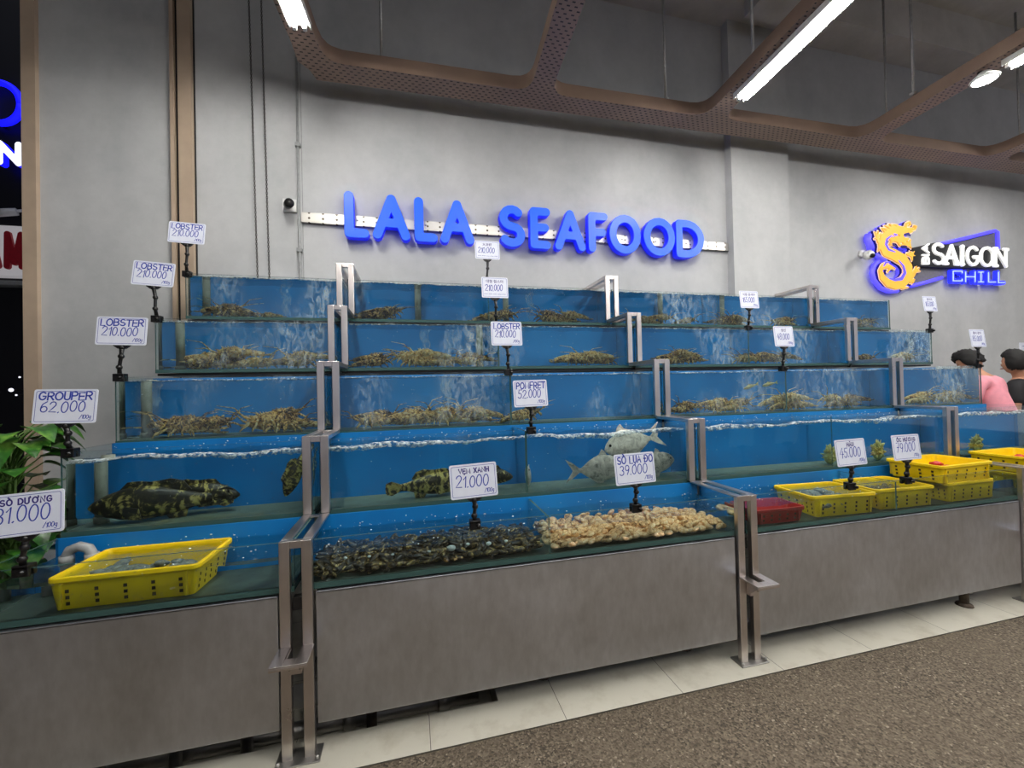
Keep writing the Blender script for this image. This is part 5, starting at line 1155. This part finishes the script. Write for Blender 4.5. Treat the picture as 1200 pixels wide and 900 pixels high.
    for sg in (-1, 1):
        m = MB(); c = headc+s*(sg*.031)+f*.080+u*.008; m.ball(c, .0115, 10, 7); m.build('eye', 'eye_white', t)
        m = MB(); m.ball(c+f*.0085, .0055, 8, 6); m.build('pupil', 'black_plastic', t)
    m = MB(); m.ball(headc+f*.092-u*.054, (.022, .022, .007), 10, 6); m.build('mouth', 'lip', t)
    return t
# both stand beyond the tank ends with their backs turned; the first leans over with lowered head
X0, Y0 = 5.76, 2.86
person('person in a pink T-shirt with black hair, leaning over behind the tank ends', (X0+.04, Y0-.06, .96), (X0, Y0+.06, 1.33), (X0-.02, Y0+.14, 1.545), (X0-.01, Y0+.21, 1.665), (-.22, .72, -.66), (-.10, .60, .80),
       [(X0+.185, Y0+.10, 1.44), (X0+.235, Y0+.10, 1.16), (X0+.185, Y0+.29, 1.01), (X0+.17, Y0+.44, .98)], [(X0-.185, Y0+.06, 1.44), (X0-.24, Y0+.10, 1.16), (X0-.20, Y0+.28, 1.01), (X0-.18, Y0+.43, .98)],
       [[(X0+.135, Y0-.05, .91), (X0+.14, Y0+.0, .50), (X0+.14, Y0-.05, .09), (X0+.15, Y0+.08, .045)], [(X0-.055, Y0-.07, .91), (X0-.06, Y0-.01, .50), (X0-.06, Y0-.06, .09), (X0-.07, Y0+.07, .045)]], 'shirt_pink', (-.1, 1, 0), -.070)
X0, Y0 = 6.50, 3.02
person('person in a black shirt with black hair, standing upright past the tank ends', (X0, Y0, .97), (X0, Y0+.01, 1.28), (X0-.03, Y0+.02, 1.50), (X0-.10, Y0+.03, 1.655), (.05, 1, -.08), (0, .05, 1),
       [(X0+.19, Y0+.02, 1.40), (X0+.24, Y0, 1.12), (X0+.21, Y0+.12, .89), (X0+.20, Y0+.17, .73)], [(X0-.19, Y0-.02, 1.40), (X0-.24, Y0-.04, 1.12), (X0-.21, Y0+.08, .89), (X0-.20, Y0+.13, .73)],
       [[(X0+.095, Y0, .92), (X0+.10, Y0+.02, .50), (X0+.10, Y0, .09), (X0+.11, Y0+.13, .045)], [(X0-.095, Y0, .92), (X0-.10, Y0+.02, .50), (X0-.10, Y0, .09), (X0-.11, Y0+.13, .045)]], 'shirt_black', (0, 1, 0), -.085)

# ================================================================== light, camera
w = bpy.data.worlds.new('World'); sc.world = w; w.use_nodes = True
w.node_tree.nodes['Background'].inputs[0].default_value = (0.30, 0.31, 0.36, 1); w.node_tree.nodes['Background'].inputs[1].default_value = 1.25
cam = bpy.data.cameras.new('Camera'); co = bpy.data.objects.new('Camera', cam); COL.objects.link(co); sc.camera = co
cam.sensor_fit = 'HORIZONTAL'; cam.sensor_width = 36; cam.lens = FPX*36/1200; cam.clip_start = 0.02
co.matrix_world = Matrix(((_R[0], _U[0], -_F[0], 0), (_R[1], _U[1], -_F[1], 0), (_R[2], _U[2], -_F[2], EYE), (0, 0, 0, 1)))
sc.cycles.transparent_max_bounces = 40; sc.cycles.max_bounces = 10; sc.cycles.transmission_bounces = 8; sc.cycles.caustics_reflective = False; sc.cycles.caustics_refractive = True
sc.cycles.sample_clamp_indirect = 3
vs = sc.view_settings; vs.view_transform = 'Standard'; vs.look = 'None'; vs.gamma = 1; vs.use_curve_mapping = False; vs.exposure = 0.0
